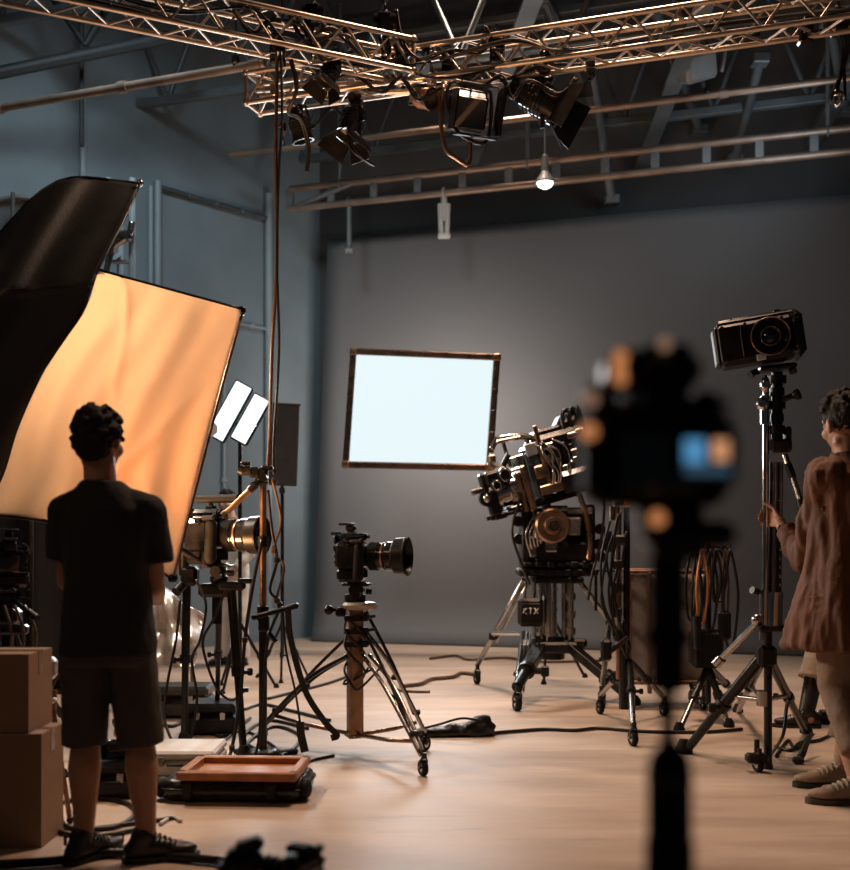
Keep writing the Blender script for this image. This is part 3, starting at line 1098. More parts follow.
def head(T, c, s=1.0, pan=None, rz=0):
    """fluid head parts for a tripod: base disc, tilt block, plate, pan handle"""
    M = place(c, 0, 0, rz, s)
    q = MB(M)
    q.lathe([(0.03, -0.06), (0.036, -0.05), (0.036, -0.035), (0.03, -0.03)], None, 18)
    q.box((0, 0, -0.015), (0.052, 0.06, 0.036), 0.01)
    q.tube((-0.045, 0, -0.012), (0.045, 0, -0.012), 0.022, n=16)
    q.tube((0, -0.04, -0.02), (0, -0.06, -0.02), 0.012, n=10)
    H_ = part('tripod_head', q, BMETAL, T)
    q = MB(M)
    q.box((0, 0, 0.008), (0.06, 0.11, 0.012), 0.003)
    q.box((0, 0, 0.016), (0.044, 0.07, 0.008), 0.003)
    part('mounting_plate', q, DGREY, H_)
    q = MB(M)
    q.tube((0.045, 0.02, -0.012), (0.066, 0.02, -0.012), 0.006, n=8)
    q.box((0.074, 0.02, -0.006), (0.012, 0.014, 0.04), 0.004)
    q.tube((-0.045, -0.02, -0.03), (-0.075, -0.02, -0.03), 0.011, n=10)
    part('lock_knob', q, BLACK, H_)
    if pan:
        q = MB()
        a = V(c) + V((0, 0, -0.012 * s))
        q.tube(a, V(pan), 0.007 * s, n=8)
        q.m = 1
        q.tube(V(pan) - (V(pan) - a) * 0.3, pan, 0.013 * s, n=10)
        part('pan_handle', q, [BMETAL, RUBBER], T)
    return H_


# ================================================================ centre: camera with long lens on a wheeled pedestal tripod
cx, cy = P(355, 600, 6.4).x, 6.4
T = thing('wheeled_tripod', 'wheeled pedestal tripod with square column, alone at the middle of the floor', 'tripod', (cx, cy, 0))
zt = P(0, 598, 6.4).z
q = MB()
q.box((cx, cy, (0.095 + zt) / 2), (0.085, 0.085, zt - 0.095), 0.012, rz=20)
q.box((cx, cy, 0.1), (0.1, 0.1, 0.02), 0.006, rz=20)
for z in (0.3, 0.5, 0.7):
    q.box((cx, cy, z), (0.088, 0.05, 0.004), 0.001, rz=20)
part('column', q, BRONZE, T)
q = MB()
q.tube((cx, cy, zt - 0.02), (cx, cy, 0.955), 0.038, n=16)
q.m = 1
q.tube((cx, cy, zt - 0.02), (cx, cy, zt + 0.02), 0.062, n=20)
q.tube((cx, cy, 0.9), (cx, cy, 0.925), 0.05, n=20)
part('inner_column', q, [BMETAL, BLACK], T)
q = MB()
zc = P(0, 610, 6.4).z
q.lathe([(0.05, 0), (0.1, 0.008), (0.105, 0.03), (0.09, 0.045), (0.05, 0.05)], Matrix.Translation((cx + 0.03, cy, zc)), 24)
q.m = 1
q.tube((cx - 0.05, cy, zc + 0.01), (cx - 0.14, cy - 0.02, zc + 0.0), 0.012, n=8)
q.ball((cx - 0.15, cy - 0.02, zc), 0.03, 12)
q.box((cx - 0.08, cy - 0.04, zc - 0.01), (0.06, 0.04, 0.05), 0.01)
part('collar', q, [mat('pale metal collar', (0.4, 0.33, 0.29), 0.35, 0.3, 0.1, 8), BMETAL], T)
q = MB()
for i in range(3):
    z = 0.62 + i * 0.075
    q.tube((cx, cy, z), (cx, cy, z + 0.03), 0.066, n=16)
    q.box((cx + 0.06, cy - 0.05, z + 0.02), (0.05, 0.04, 0.04), 0.01)
    q.tube((cx + 0.06, cy - 0.05, z + 0.02), (cx + 0.12, cy - 0.07, z + 0.03), 0.009, n=8)
part('hinge_block', q, BMETAL, T)
for k, (f, rw, top, an) in enumerate(((G(423, 776), 0.044, P(366, 655, 6.35), 0.4), (G(425, 751), 0.044, P(366, 632, 6.42), -0.6), (G(264, 742), 0.042, P(350, 655, 6.42), 0.3))):
    hip = V((top.x, top.y, top.z))
    foot_top = V((f.x, f.y, rw * 2.5))
    q = MB()
    sd = (foot_top - hip).cross(V((0, 0, 1))).normalized() * 0.022
    kn = hip.lerp(foot_top, 0.45) + V((0, 0, 0.05))
    for o in (-1, 1):
        q.path([hip + sd * o, kn + sd * o * 1.3, foot_top + sd * o * 0.6], 0.0125, 8, 8)
    q.m = 1
    q.path([hip + V((0, 0, 0.12)), kn + V((0, 0, 0.03)), hip.lerp(foot_top, 0.8)], 0.01, 8, 6)
    for t in (0.5, 0.85):
        q.box(hip.lerp(foot_top, t) + V((0, 0, 0.03)), (0.05, 0.05, 0.03), 0.008)
    L = part('leg', q, [STEEL if k < 2 else BMETAL, BMETAL], T)
    caster(L, f, rw, an)
    q = MB()
    low = V((cx, cy, 0.11)) + (f - V((cx, cy, 0))).normalized() * 0.05
    q.path([low, low.lerp(V((f.x, f.y, 0.16)), 0.5), V((f.x, f.y, 0.17)) + (V((cx, cy, 0)) - f) * 0.12], 0.012, 8)
    part('spreader', q, BRONZE, T)
q = MB()
for k in range(3):
    a = 2.1 * k
    q.path([(cx + 0.06 * math.cos(a + t * 0.9), cy + 0.06 * math.sin(a + t * 0.9) - 0.02, 0.82 - 0.05 * t - 0.02 * k) for t in range(9)] + [P(368 + 6 * k, 668, 6.3)], 0.007, 5, 5)
part('wound_cable', q, CABLE, T)
head(T, (cx + 0.01, cy, 0.968), 1.45, None, 80)
s = 1.56
slr('camera', 'black camera with long lens aimed right on the square-column wheeled tripod', place((cx + 0.0, cy, 0.996), 0, 1.5, -106, s), 0.172, 0.05, 0.07, bd=1.35)

# ================================================================ tall stand with cables, left of the centre
sx, sy = G(263, 757).x, G(263, 757).y
T = thing('light_stand', 'tall thin black stand with cable-wrapped pole between two cameras', 'stand', (sx, sy, 0))
q = MB()
q.tube((sx, sy, 0.02), (sx, sy, 0.85), 0.024, n=14)
q.m = 1
q.tube((sx, sy, 0.8), (sx, sy, 1.6), 0.019, n=14)
q.m = 2
q.tube((sx, sy, 0.78), (sx, sy, 0.86), 0.034, n=14)
q.tube((sx, sy, 1.2), (sx, sy, 1.26), 0.03, n=14)
part('pole', q, [BMETAL, BRONZE, BLACK], T)
q = MB(Matrix.Translation((sx, sy, 0)))
q.rings([(0, 0, 0.0, 0.1, 0.09), (0, 0, 0.035, 0.1, 0.09), (0, 0, 0.05, 0.06, 0.05)], 18, 2.6)
for k in range(3):
    a = 0.5 + k * 2.09
    q.box((0.13 * math.cos(a), 0.13 * math.sin(a), 0.014), (0.16, 0.045, 0.028), 0.008, rz=math.degrees(a))
part('base', q, BMETAL, T)
c = P(262, 477, sy)
q = MB(Matrix.Translation(c))
q.box((0.0, 0, 0.0), (0.07, 0.07, 0.1), 0.014)
q.box((-0.04, -0.01, 0.025), (0.07, 0.06, 0.06), 0.014)
q.box((0.03, 0, 0.05), (0.07, 0.06, 0.03), 0.01)
q.tube((-0.1, -0.02, 0.035), (-0.06, -0.02, 0.035), 0.028, n=14)
q.tube((0.02, -0.04, -0.01), (0.02, -0.09, -0.01), 0.022, n=14)
q.tube((0.04, 0, -0.02), (0.085, 0, -0.03), 0.014, n=10)
q.ball((-0.02, -0.045, -0.03), 0.02)
hd = part('swivel_head', q, BMETAL, T)
q = MB(Matrix.Translation(c))
q.tube((-0.1, -0.02, 0.035), (-0.125, -0.02, 0.045), 0.034, n=14)
q.box((-0.09, -0.02, 0.075), (0.06, 0.03, 0.02), 0.006)
part('lock_knob', q, BLACK, hd)
q = MB()
a, e = P(256, 484, sy - 0.05), P(223, 516, sy - 0.05)
q.tube(a, e, 0.017, n=10)
q.m = 1
q.tube(a.lerp(e, 0.0), a.lerp(e, 0.2), 0.024, n=10)
q.tube(a.lerp(e, 0.9), e, 0.023, n=10)
part('boom_arm', q, [BRONZE, BLACK], T, 'copper-toned arm slanting down left')
q = MB()
a, e = P(254, 617, sy - 0.02), P(297, 606, sy - 0.1)
d = e - a
q.box(a.lerp(e, 0.5), (d.length, 0.05, 0.03), 0.008, ry=-math.degrees(math.atan2(d.z, d.x)))
q.box(P(264, 623, sy - 0.03), (0.06, 0.06, 0.1), 0.012)
q.tube(P(270, 634, sy - 0.05), P(276, 642, sy - 0.05), 0.014, n=8)
part('side_bracket', q, BMETAL, T)
for k, (pts, w_, lab) in enumerate((
        ([P(288, 609, 6.19), P(291, 640, 6.19), P(305, 690, 6.19), P(325, 722, 6.19), P(337, 735, 6.19), P(331, 738, 6.19)], 0.035, 'wide black strap hanging from bracket of the tall stand, reaching the tripod column'),
        ([P(283, 611, 6.2), P(286, 650, 6.2), P(295, 690, 6.2), P(300, 722, 6.2), P(305, 752, 6.2)], 0.012, 'narrow black strap hanging from bracket, ending in a leather tab'))):
    q = MB()
    q.strip(pts, 0.006, w_, V((0, 1, 0)), 8)
    if k == 1:
        q.strip([P(300, 722, 6.2), P(301, 735, 6.2), P(305, 752, 6.2)], 0.008, 0.045)
    solo('strap', q, CLOTH, lab, 'strap')
# cables wound along the pole
for k, (pts, r, m, lab) in enumerate((
        ([P(268, 490, 6.25), P(272, 530, 6.25), P(277, 560, 6.25), P(270, 590, 6.25), P(280, 605, 6.24), P(268, 640, 6.24), P(262, 700, 6.22), P(256, 752, 6.16), P(235, 760, 6.1)], 0.009, CABLE, 'black cable wound down the pole of the tall stand'),
        ([P(272, 478, 6.25), P(281, 520, 6.25), P(274, 550, 6.25), P(284, 568, 6.25), P(277, 600, 6.25), P(289, 612, 6.2)], 0.008, CABLEB, 'brown cable looping beside the upper pole of the tall stand'),
        ([P(262, 540, 6.24), P(252, 590, 6.2), P(245, 640, 6.2), P(240, 700, 6.18), P(232, 748, 6.1), P(228, 757, 6.05)], 0.011, CABLE, 'black cable hanging in a curve left of the tall stand'))):
    q = MB()
    q.path(pts, r, 6, 8)
    for p in pts[2:5:2]:
        q.box(p, (0.03, 0.03, 0.04), 0.008)
    solo('stand_cable', q, m, lab, 'cable')

# ================================================================ left camera and its tripod
ly = 6.55
T = thing('tripod', 'black tripod with upright legs behind the man, under the left camera', 'tripod', (P(215, 0, ly).x, ly, 0))
top = P(217, 590, ly)
leg(T, P(187, 575, 6.66), G(184, 743), 0.026, 0.022, BMETAL, None, 'foot', square=False, split=0.5)
leg(T, top + V((0.0, 0.08, 0)), G(217, 727), 0.02, 0.016, BMETAL, None, 'foot', split=0.45)
leg(T, top + V((0.1, -0.08, 0)), G(244, 757), 0.027, 0.023, BMETAL, None, 'foot', split=0.5)
q = MB()
q.box(top, (0.2, 0.16, 0.08), 0.02)
q.box(P(190, 576, 6.62), (0.1, 0.1, 0.12), 0.02)
q.tube(top + V((0, 0, -0.2)), top + V((0, 0, 0.1)), 0.03, n=14)
q.box(P(232, 586, ly - 0.1), (0.16, 0.06, 0.05), 0.014)
q.box(P(247, 581, ly - 0.1), (0.1, 0.06, 0.03), 0.01)
part('shoulder', q, BMETAL, T)
q = MB()
q.tube(P(182, 585, 6.6), P(176, 592, 6.55), 0.03, n=14)
q.tube(P(184, 550, 6.6), P(184, 575, 6.62), 0.03, n=12)
part('lock_knob', q, BLACK, T)
head(T, P(219, 568, ly), 1.5, P(178, 548, ly - 0.25), 80)
slr('camera', 'black camera with short fat lens aimed right, just right of the man', place(P(211, 564.5, ly), 0, 0, -110, 1.82), 0.155, 0.05, 0.062, top='mic', bd=1.45)
for k, (pts, lab) in enumerate((
        ([P(196, 580, 6.45), P(206, 605, 6.4), P(200, 640, 6.4), P(192, 660, 6.4), P(197, 700, 6.4), P(190, 742, 6.35)], 'thin cable trailing down from the left camera to the floor'),
        ([P(226, 590, 6.4), P(213, 620, 6.4), P(203, 640, 6.4), P(207, 664, 6.4), P(218, 690, 6.4), P(232, 700, 6.4), P(245, 690, 6.4)], 'curved cable looping between the legs of the left tripod'),
        ([P(180, 600, 6.6), P(176, 640, 6.55), P(168, 680, 6.5), P(164, 715, 6.4), P(172, 742, 6.3)], 'cable drooping beside the man toward the white flat case'))):
    q = MB()
    q.path(pts, 0.009, 6, 8)
    q.tube(pts[-1] - V((0.02, 0, 0)), pts[-1] + V((0.02, 0, 0)), 0.014, n=8)
    solo('camera_cable', q, CABLE, lab, 'cable')
# ================================================================ big cinema camera rig on a wheeled pedestal
ry_ = 8.7
rx_ = P(545, 0, ry_).x
T = thing('camera_pedestal', 'wheeled chrome and black camera pedestal under the big cinema rig', 'pedestal', (rx_, ry_, 0))
q = MB()
zb, zh = P(0, 640, ry_).z, P(0, 574, ry_).z
q.tube((rx_ + 0.02, ry_, zb + 0.02), (rx_ + 0.02, ry_, zh), 0.075, n=22)
q.tube((rx_ + 0.02, ry_, zb - 0.03), (rx_ + 0.02, ry_, zb + 0.06), 0.09, n=22)
for z in (0.2, 0.45, 0.75):
    q.tube((rx_ + 0.02, ry_, zb + z * (zh - zb)), (rx_ + 0.02, ry_, zb + z * (zh - zb) + 0.015), 0.082, n=22)
part('column', q, CHROME, T)
q = MB()
for dx, dy, r in ((0.15, -0.02, 0.022), (0.19, -0.06, 0.03), (-0.09, -0.06, 0.016), (-0.05, -0.1, 0.014)):
    q.tube((rx_ + dx, ry_ + dy, zb), (rx_ + dx, ry_ + dy, zh), r, n=12)
for z in (0.1, 0.35, 0.62):
    q.tube((rx_ + 0.19, ry_ - 0.06, zb + z * (zh - zb)), (rx_ + 0.19, ry_ - 0.06, zb + z * (zh - zb) + 0.05), 0.045, n=14)
part('lift_rods', q, STEEL, T)
q = MB()
c = P(552, 646, ry_)
q.box(c + V((0.02, -0.02, 0)), (0.34, 0.3, 0.09), 0.02)
q.tube(c + V((0, 0, -0.1)), c + V((0, 0, 0.08)), 0.1, n=18)
q.box(c + V((-0.12, -0.1, 0.05)), (0.1, 0.1, 0.08), 0.02)
q.box(c + V((0.2, -0.1, 0.03)), (0.12, 0.1, 0.08), 0.02)
q.tube(c + V((0.06, -0.16, 0)), c + V((0.06, -0.22, 0)), 0.03, n=12)
part('hub', q, BMETAL, T)
fA, fB, fC, fD = G(477, 684), G(517, 711), G(602, 708), G(634, 705)
# black arms
for f, p0, cas in ((fB, P(541, 645, ry_ - 0.1), True), (fD, P(566, 643, ry_ - 0.1), False)):
    L = leg(T, p0, f + V((0, 0, 0.0 if cas else 0.035)), 0.05, 0.042, BMETAL, BLACK, 'caster' if cas else None, 0.066, 0.62, True, 0.2)
    if not cas:
        q = MB()
        q.lathe([(0.05, 0), (0.055, 0.03), (0.03, 0.07)], Matrix.Translation(f), 12)
        part('rubber_foot', q, RUBBER, L)
# slim chrome legs
for f, p0, kn, rw in ((fA, P(524, 580, ry_), P(493, 636, 9.3), 0.058), (fC, P(580, 582, ry_), P(610, 622, 8.95), 0.058)):
    q = MB()
    bt = f + V((0, 0, rw * 2.6))
    q.path([p0, kn, bt], 0.022, 8)
    q.path([p0 + V((0.03, 0, -0.03)), kn + V((0.03, 0.02, -0.05))], 0.013, 8)
    q.m = 1
    q.box(kn, (0.07, 0.06, 0.07), 0.014)
    L = part('leg', q, [STEEL, BMETAL], T)
    caster(L, f, rw, 0.2 if f is fA else -0.3)
q = MB()
a, e = P(493, 633, 9.2), P(524, 633, 8.75)
q.tube(a, e, 0.02, n=10)
q.tube(e, P(517, 692, 8.4), 0.03, n=12)
q.tube(e + V((0.035, 0, 0)), P(522, 692, 8.4), 0.02, n=12)
part('brace', q, CHROME, T)
# battery box hung on the pedestal
c = P(530, 612, ry_ - 0.2)
Tb = thing('battery_box', 'small black battery box hooked on the side of the camera pedestal', 'box', c)
q = MB(Matrix.Translation(c))
q.box((0, 0, 0), (0.19, 0.12, 0.22), 0.025)
q.box((0, -0.06, 0.01), (0.15, 0.012, 0.12), 0.004)
part('case', q, BLACK, Tb)
q = MB(Matrix.Translation(c))
for pts in ([(-0.055, 0, 0.02), (-0.03, 0, 0.03), (-0.06, 0, -0.004), (-0.03, 0, -0.014)], [(-0.015, 0, 0.028), (0.012, 0, 0.028)], [(0, 0, 0.028), (-0.004, 0, -0.016)], [(0.028, 0, 0.03), (0.055, 0, -0.014)], [(0.058, 0, 0.028), (0.024, 0, -0.016)]):
    q.path([V(p) + V((0, -0.068, 0.005)) for p in pts], 0.005, 5)
part('marking', q, WHITEP, Tb, 'worn white marking')
q = MB(Matrix.Translation(c))
for x in (-0.04, 0.03):
    q.strip([(x, 0, 0.1), (x + 0.01, 0.02, 0.2), (x + 0.02, 0.06, 0.32)], 0.03, 0.012)
part('hook', q, STEEL, Tb)

# pan head: frame with round crank wheel
q = MB()
z0, z1 = P(0, 572, ry_).z, P(0, 508, ry_).z
xl, xr = P(527, 0, ry_).x, P(585, 0, ry_).x
hc = (xl + xr) / 2
for z, w_, h_ in ((z0 - 0.0, 0.62, 0.06), (z0 + 0.06, 0.56, 0.04), (z0 - 0.06, 0.4, 0.05)):
    q.box((hc, ry_, z), (w_, 0.32, h_), 0.012)
for i in range(9):
    q.tube((hc - 0.27 + i * 0.066, ry_ - 0.17, z0 + 0.0), (hc - 0.27 + i * 0.066, ry_ - 0.2, z0 + 0.0), 0.022, n=10)
for i in range(6):
    q.box((hc - 0.24 + i * 0.09, ry_ - 0.17, z0 + 0.065), (0.055, 0.06, 0.03 + 0.012 * (i % 3)), 0.006)
q.box((hc + 0.38, ry_ - 0.05, z0 + 0.01), (0.2, 0.05, 0.02), 0.006)
q.tube((hc + 0.3, ry_ - 0.1, z0), (hc + 0.3, ry_ - 0.1, z0 - 0.3), 0.012, n=8)
part('turntable', q, BMETAL, T)
q = MB()
q.box((hc - 0.25, ry_, (z0 + z1) / 2), (0.07, 0.26, z1 - z0), 0.014)
q.box((hc + 0.25, ry_, (z0 + z1) / 2), (0.08, 0.28, z1 - z0 + 0.05), 0.014)
q.box((hc, ry_ + 0.08, (z0 + z1) / 2), (0.5, 0.1, z1 - z0), 0.014)
q.box((hc + 0.04, ry_ - 0.05, z0 + 0.16), (0.44, 0.22, 0.16), 0.02)
for i, (dx, dz) in enumerate(((0.32, 0.22), (0.34, 0.12), (0.33, 0.34), (0.4, 0.2), (-0.3, 0.26), (-0.31, 0.4))):
    q.tube((hc + dx, ry_ - 0.12, z0 + dz), (hc + dx, ry_ - 0.02, z0 + dz), 0.042, n=12)
q.tube((hc + 0.3, ry_ - 0.05, z0 + 0.2), (hc + 0.44, ry_ - 0.05, z0 + 0.2), 0.016, n=8)
q.box((hc + 0.4, ry_ - 0.05, z0 + 0.28), (0.06, 0.06, 0.1), 0.012)
part('cradle', q, BMETAL, T)
q = MB()
for i, (dx, dz, w_, h_) in enumerate(((-0.14, 0.3, 0.1, 0.12), (-0.14, 0.44, 0.14, 0.06), (-0.2, 0.2, 0.06, 0.16), (-0.06, 0.22, 0.1, 0.12), (0.12, 0.36, 0.1, 0.14), (0.16, 0.48, 0.2, 0.05), (-0.03, 0.5, 0.2, 0.04))):
    q.box((hc + dx, ry_ - 0.17, z0 + dz), (w_, 0.09, h_), 0.012)
for i in range(5):
    q.path([(hc - 0.22 + 0.02 * i, ry_ - 0.2, z0 + 0.14 + 0.02 * i), (hc - 0.26 + 0.03 * i, ry_ - 0.24, z0 + 0.3), (hc - 0.18 + 0.03 * i, ry_ - 0.21, z0 + 0.47)], 0.008, 6, 5)
part('fittings', q, STEEL, T)
c = P(552, 526, ry_ - 0.26)
q = MB(axis(c, V((0.1, -1, 0.05))))
q.lathe([(0.0, -0.1), (0.06, -0.1), (0.06, -0.03), (0.125, -0.03), (0.135, -0.015), (0.135, 0.02), (0.12, 0.035), (0.07, 0.03), (0.06, 0.05), (0.03, 0.055), (0.0, 0.05)], None, 28, caps=False)
q.m = 1
q.torus(Matrix.Translation((0, 0, 0.055)), 0.035, 0.009, 18, 6)
q.ball((0, 0, 0.055), 0.016, 10)
part('crank_wheel', q, [BRONZE, BLACK], T, 'round copper-toned crank wheel')
q = MB()
q.path([P(578, 490, ry_ - 0.2), P(586, 515, ry_ - 0.2), P(590, 545, ry_ - 0.2), P(588, 560, ry_ - 0.2)], 0.022, 8, 5)
part('support_arm', q, BRONZE, T)

# the camera itself: tilted down to the left
rc = P(541, 468, ry_ - 0.08)
RM = place(rc, 0, -16, 8) @ Matrix.Diagonal((1.03, 1, 1.22, 1))
T = thing('cinema_camera', 'big cinema camera rig tilted down left on the chrome wheeled pedestal', 'camera', rc)
q = MB(RM)
q.box((0.16, 0, 0.03), (0.42, 0.34, 0.34), 0.03)
q.box((0.24, -0.05, -0.13), (0.36, 0.36, 0.14), 0.03)
q.box((-0.05, 0, -0.02), (0.1, 0.34, 0.36), 0.02)
q.box((0.1, 0, 0.21), (0.2, 0.26, 0.05), 0.014)
q.box((0.0, 0, -0.2), (0.72, 0.22, 0.04), 0.01)
for i in range(5):
    q.box((0.1 + 0.06 * i, -0.175, 0.02 + 0.02 * (i % 2)), (0.035, 0.03, 0.16), 0.006)
part('body', q, GLOSS, T)
q = MB(RM)
q.box((-0.01, -0.185, 0.06), (0.035, 0.02, 0.42), 0.006)
q.box((0.0, -0.2, -0.14), (0.2, 0.02, 0.06), 0.006)
q.box((-0.06, -0.19, -0.02), (0.08, 0.02, 0.08), 0.006)
part('side_plate', q, BRONZE, T, 'copper-toned side plate')
q = MB(RM)
for k in range(3):
    q.path([(0.24 + 0.06 * k, -0.12 - 0.02 * k, 0.02), (0.22 + 0.06 * k, -0.13, 0.2), (0.25 + 0.055 * k, -0.1, 0.3), (0.33 + 0.03 * k, -0.06, 0.29), (0.37 + 0.012 * k, -0.06, 0.12), (0.36 + 0.01 * k, -0.08, 0.0)], 0.016, 8, 5)
q.box((0.29, 0.02, 0.18), (0.2, 0.24, 0.22), 0.05)
part('magazine', q, BLACK, T)
q = MB(RM)
for sg in (-1, 1):
    q.box((-0.16, sg * 0.1, 0.02), (0.06, 0.03, 0.2), 0.008)
q.path([(-0.34, -0.05, 0.2), (-0.27, -0.05, 0.25), (-0.1, -0.05, 0.23), (0.0, -0.05, 0.2), (0.06, -0.05, 0.23)], 0.022, 8, 5)
q.tube((-0.24, -0.05, 0.24), (-0.24, -0.05, 0.06), 0.015, n=8)
q.tube((-0.06, -0.05, 0.22), (-0.06, -0.05, 0.1), 0.018, n=8)
q.box((-0.2, -0.05, 0.23), (0.2, 0.06, 0.025), 0.008, ry=4)
part('top_handle', q, STEEL, T)
q = MB(RM)
q.box((-0.17, 0, -0.1), (0.05, 0.3, 0.3), 0.012)
q.box((-0.22, 0, -0.11), (0.03, 0.26, 0.26), 0.008)
part('matte_box', q, BRONZE, T, 'copper-toned front plate')
q = MB(RM)
ML = Matrix.Rotation(-PI / 2, 4, 'Y')
q.lathe([(0.0, 0.2), (0.1, 0.2), (0.1, 0.3), (0.085, 0.3), (0.085, 0.38), (0.105, 0.38), (0.105, 0.42), (0.09, 0.425), (0.07, 0.41), (0, 0.4)], Matrix.Translation((0, -0.02, -0.09)) @ ML, 26, caps=False)
for k in range(4):
    q.lathe([(0.1, 0.22 + 0.02 * k), (0.106, 0.225 + 0.02 * k), (0.106, 0.232 + 0.02 * k), (0.1, 0.236 + 0.02 * k)], Matrix.Translation((0, -0.02, -0.09)) @ ML, 26, caps=False)
part('lens', q, CHROME, T, 'shiny metal lens barrel')
q = MB(RM)
for z, y in ((-0.22, -0.1), (-0.22, 0.06)):
    q.tube((-0.5, y, z), (0.2, y, z), 0.014, n=10)
q.box((-0.42, -0.02, -0.22), (0.1, 0.22, 0.04), 0.01)
q.box((-0.45, -0.1, -0.13), (0.09, 0.08, 0.16), 0.014)
q.tube((-0.5, -0.1, -0.09), (-0.5, -0.16, -0.09), 0.05, n=16)
q.tube((-0.4, -0.12, -0.03), (-0.4, -0.18, -0.03), 0.042, n=16)
q.tube((-0.32, -0.1, 0.02), (-0.32, -0.18, 0.02), 0.05, n=16)
q.box((-0.36, -0.06, 0.02), (0.2, 0.1, 0.1), 0.02)
q.box((-0.47, -0.04, 0.0), (0.05, 0.1, 0.14), 0.012)
q.tube((-0.3, -0.1, 0.08), (-0.24, -0.12, 0.14), 0.02, n=8)
part('rail_unit', q, BMETAL, T)
q = MB(RM)
q.torus(axis((-0.32, -0.185, 0.02), (0, 1, 0)), 0.038, 0.008, 18, 6)
part('focus_knob', q, STEEL, T)
q = MB(RM)
q.torus(axis((-0.4, -0.185, -0.03), (0, 1, 0)), 0.03, 0.008, 18, 6)
part('focus_knob', q, STEEL, T)
q = MB(RM)
q.ball((-0.5, -0.165, -0.09), 0.03, 10)
part('rail_end', q, STEEL, T)
q = MB(RM)
q.tube((-0.48, -0.06, -0.03), (-0.58, -0.06, -0.03), 0.022, n=10)
part('rail_end', q, STEEL, T)
q = MB(RM)
g = random.Random(3)
for i in range(26):
    x, z = g.uniform(0.0, 0.36), g.uniform(-0.16, 0.17)
    if g.random() < 0.5:
        q.tube((x, -0.17, z), (x, -0.2 - g.random() * 0.03, z), g.uniform(0.008, 0.022), n=10)
    else:
        q.box((x, -0.185, z), (g.uniform(0.02, 0.07), 0.03, g.uniform(0.012, 0.05)), 0.005)
for i in range(6):
    x = g.uniform(-0.1, 0.3)
    q.path([(x, -0.18, -0.15), (x + 0.03, -0.24, -0.05), (x + g.uniform(-0.1, 0.1), -0.22, 0.08), (x + g.uniform(-0.1, 0.1), -0.18, 0.16)], 0.008, 6, 6)
part('control_panel', q, STEEL, T)
q = MB(RM)
q.box((-0.08, -0.185, 0.13), (0.09, 0.02, 0.08), 0.006)
part('monitor', q, mat('pale monitor glass', (0.25, 0.27, 0.3), 0.15, 0, 0.1), T)
for k, (pts, lab) in enumerate((
        ([P(595, 470, 8.6), P(604, 500, 8.55), P(601, 540, 8.5), P(592, 575, 8.5), P(588, 600, 8.5)], 'black cable drooping down the right side of the cinema rig'),
        ([P(520, 500, 8.45), P(512, 530, 8.4), P(520, 560, 8.4), P(530, 585, 8.4)], 'black cable drooping down the left side of the cinema rig'))):
    q = MB()
    q.path(pts, 0.011, 6, 8)
    q.tube(pts[0], pts[0] + V((0, 0, 0.05)), 0.018, n=8)
    solo('rig_cable', q, CABLE, lab, 'cable')

# ================================================================ glowing light panel behind the rig, on a boom
PANEL = glow('lit diffusion panel', (0.8, 0.93, 0.96), 1.0)
py_ = 11.6
c4 = [P(352, 350, py_), P(499, 356, py_ - 0.25), P(491, 469, py_ - 0.25), P(344, 466, py_)]
pc = (c4[0] + c4[1] + c4[2] + c4[3]) / 4
T = thing('studio_light', 'large glowing white light panel in a bronze frame before the backdrop', 'light panel', pc)
ctr = pc
pn = (c4[1] - c4[0]).cross(c4[3] - c4[0]).normalized()
if pn.y > 0:
    pn = -pn
q = MB()
inn = [p + (ctr - p) * 0.055 for p in c4]
q.add([p + pn * 0.012 for p in inn] + [p - pn * 0.012 for p in inn], [(0, 1, 2, 3), (7, 6, 5, 4), (0, 4, 5, 1), (1, 5, 6, 2), (2, 6, 7, 3), (3, 7, 4, 0)])
part('diffuser', q, PANEL, T, 'glowing white diffuser')
for i in range(4):
    a, e = c4[i], c4[(i + 1) % 4]
    q = MB()
    d = e - a
    M = axis(a + (ctr - a) * 0.025, d, pn)
    q.box((0, 0, d.length / 2 - 0.015), (0.07, 0.055, d.length * 0.97), 0.014, M=M)
    for k in range(5):
        q.box((0, 0.03, d.length * (0.1 + 0.19 * k)), (0.03, 0.012, 0.02), 0.004, M=M)
    part('frame_bar', q, mat('bronze panel frame', (0.13, 0.075, 0.05), 0.3, 0.8, 0.3, 9), T)
for i in range(4):
    q = MB()
    p = c4[i] + (ctr - c4[i]) * 0.03
    q.box(p, (0.09, 0.075, 0.09), 0.018, ry=2)
    q.tube(p - pn * 0.01, p + pn * 0.06, 0.014, n=8)
    part('corner_clamp', q, BRONZE, T)
q = MB()
q.box((0, 0, 0), (1.3, 1.0, 0.04), 0.01, M=axis(ctr - pn * 0.04, pn))
part('rear_housing', q, BMETAL, T)
# the stand that carries it, its pole behind the rig
st = V((P(548, 0, 9.75).x, 9.75, 0))
T = thing('boom_stand', 'dark stand behind the cinema rig, its arm gripping the glowing panel', 'stand', st)
q = MB()
q.tube(st + V((0, 0, 0.3)), st + V((0, 0, 1.75)), 0.026, n=12)
part('pole', q, BMETAL, T)
q = MB()
q.path([st + V((0, 0, 1.72)), P(520, 474, 10.6), P(492, 463, 11.3)], 0.022, 8)
q.box(P(492, 462, 11.3), (0.08, 0.09, 0.16), 0.02)
q.box(st + V((0, 0, 1.72)), (0.09, 0.09, 0.1), 0.02)
part('boom_arm', q, BRONZE, T)
for a in (0.3, 2.4, 4.5):
    leg(T, st + V((0, 0, 0.62)), st + V((0.36 * math.cos(a), 0.36 * math.sin(a), 0)), 0.016, 0.013, BMETAL)
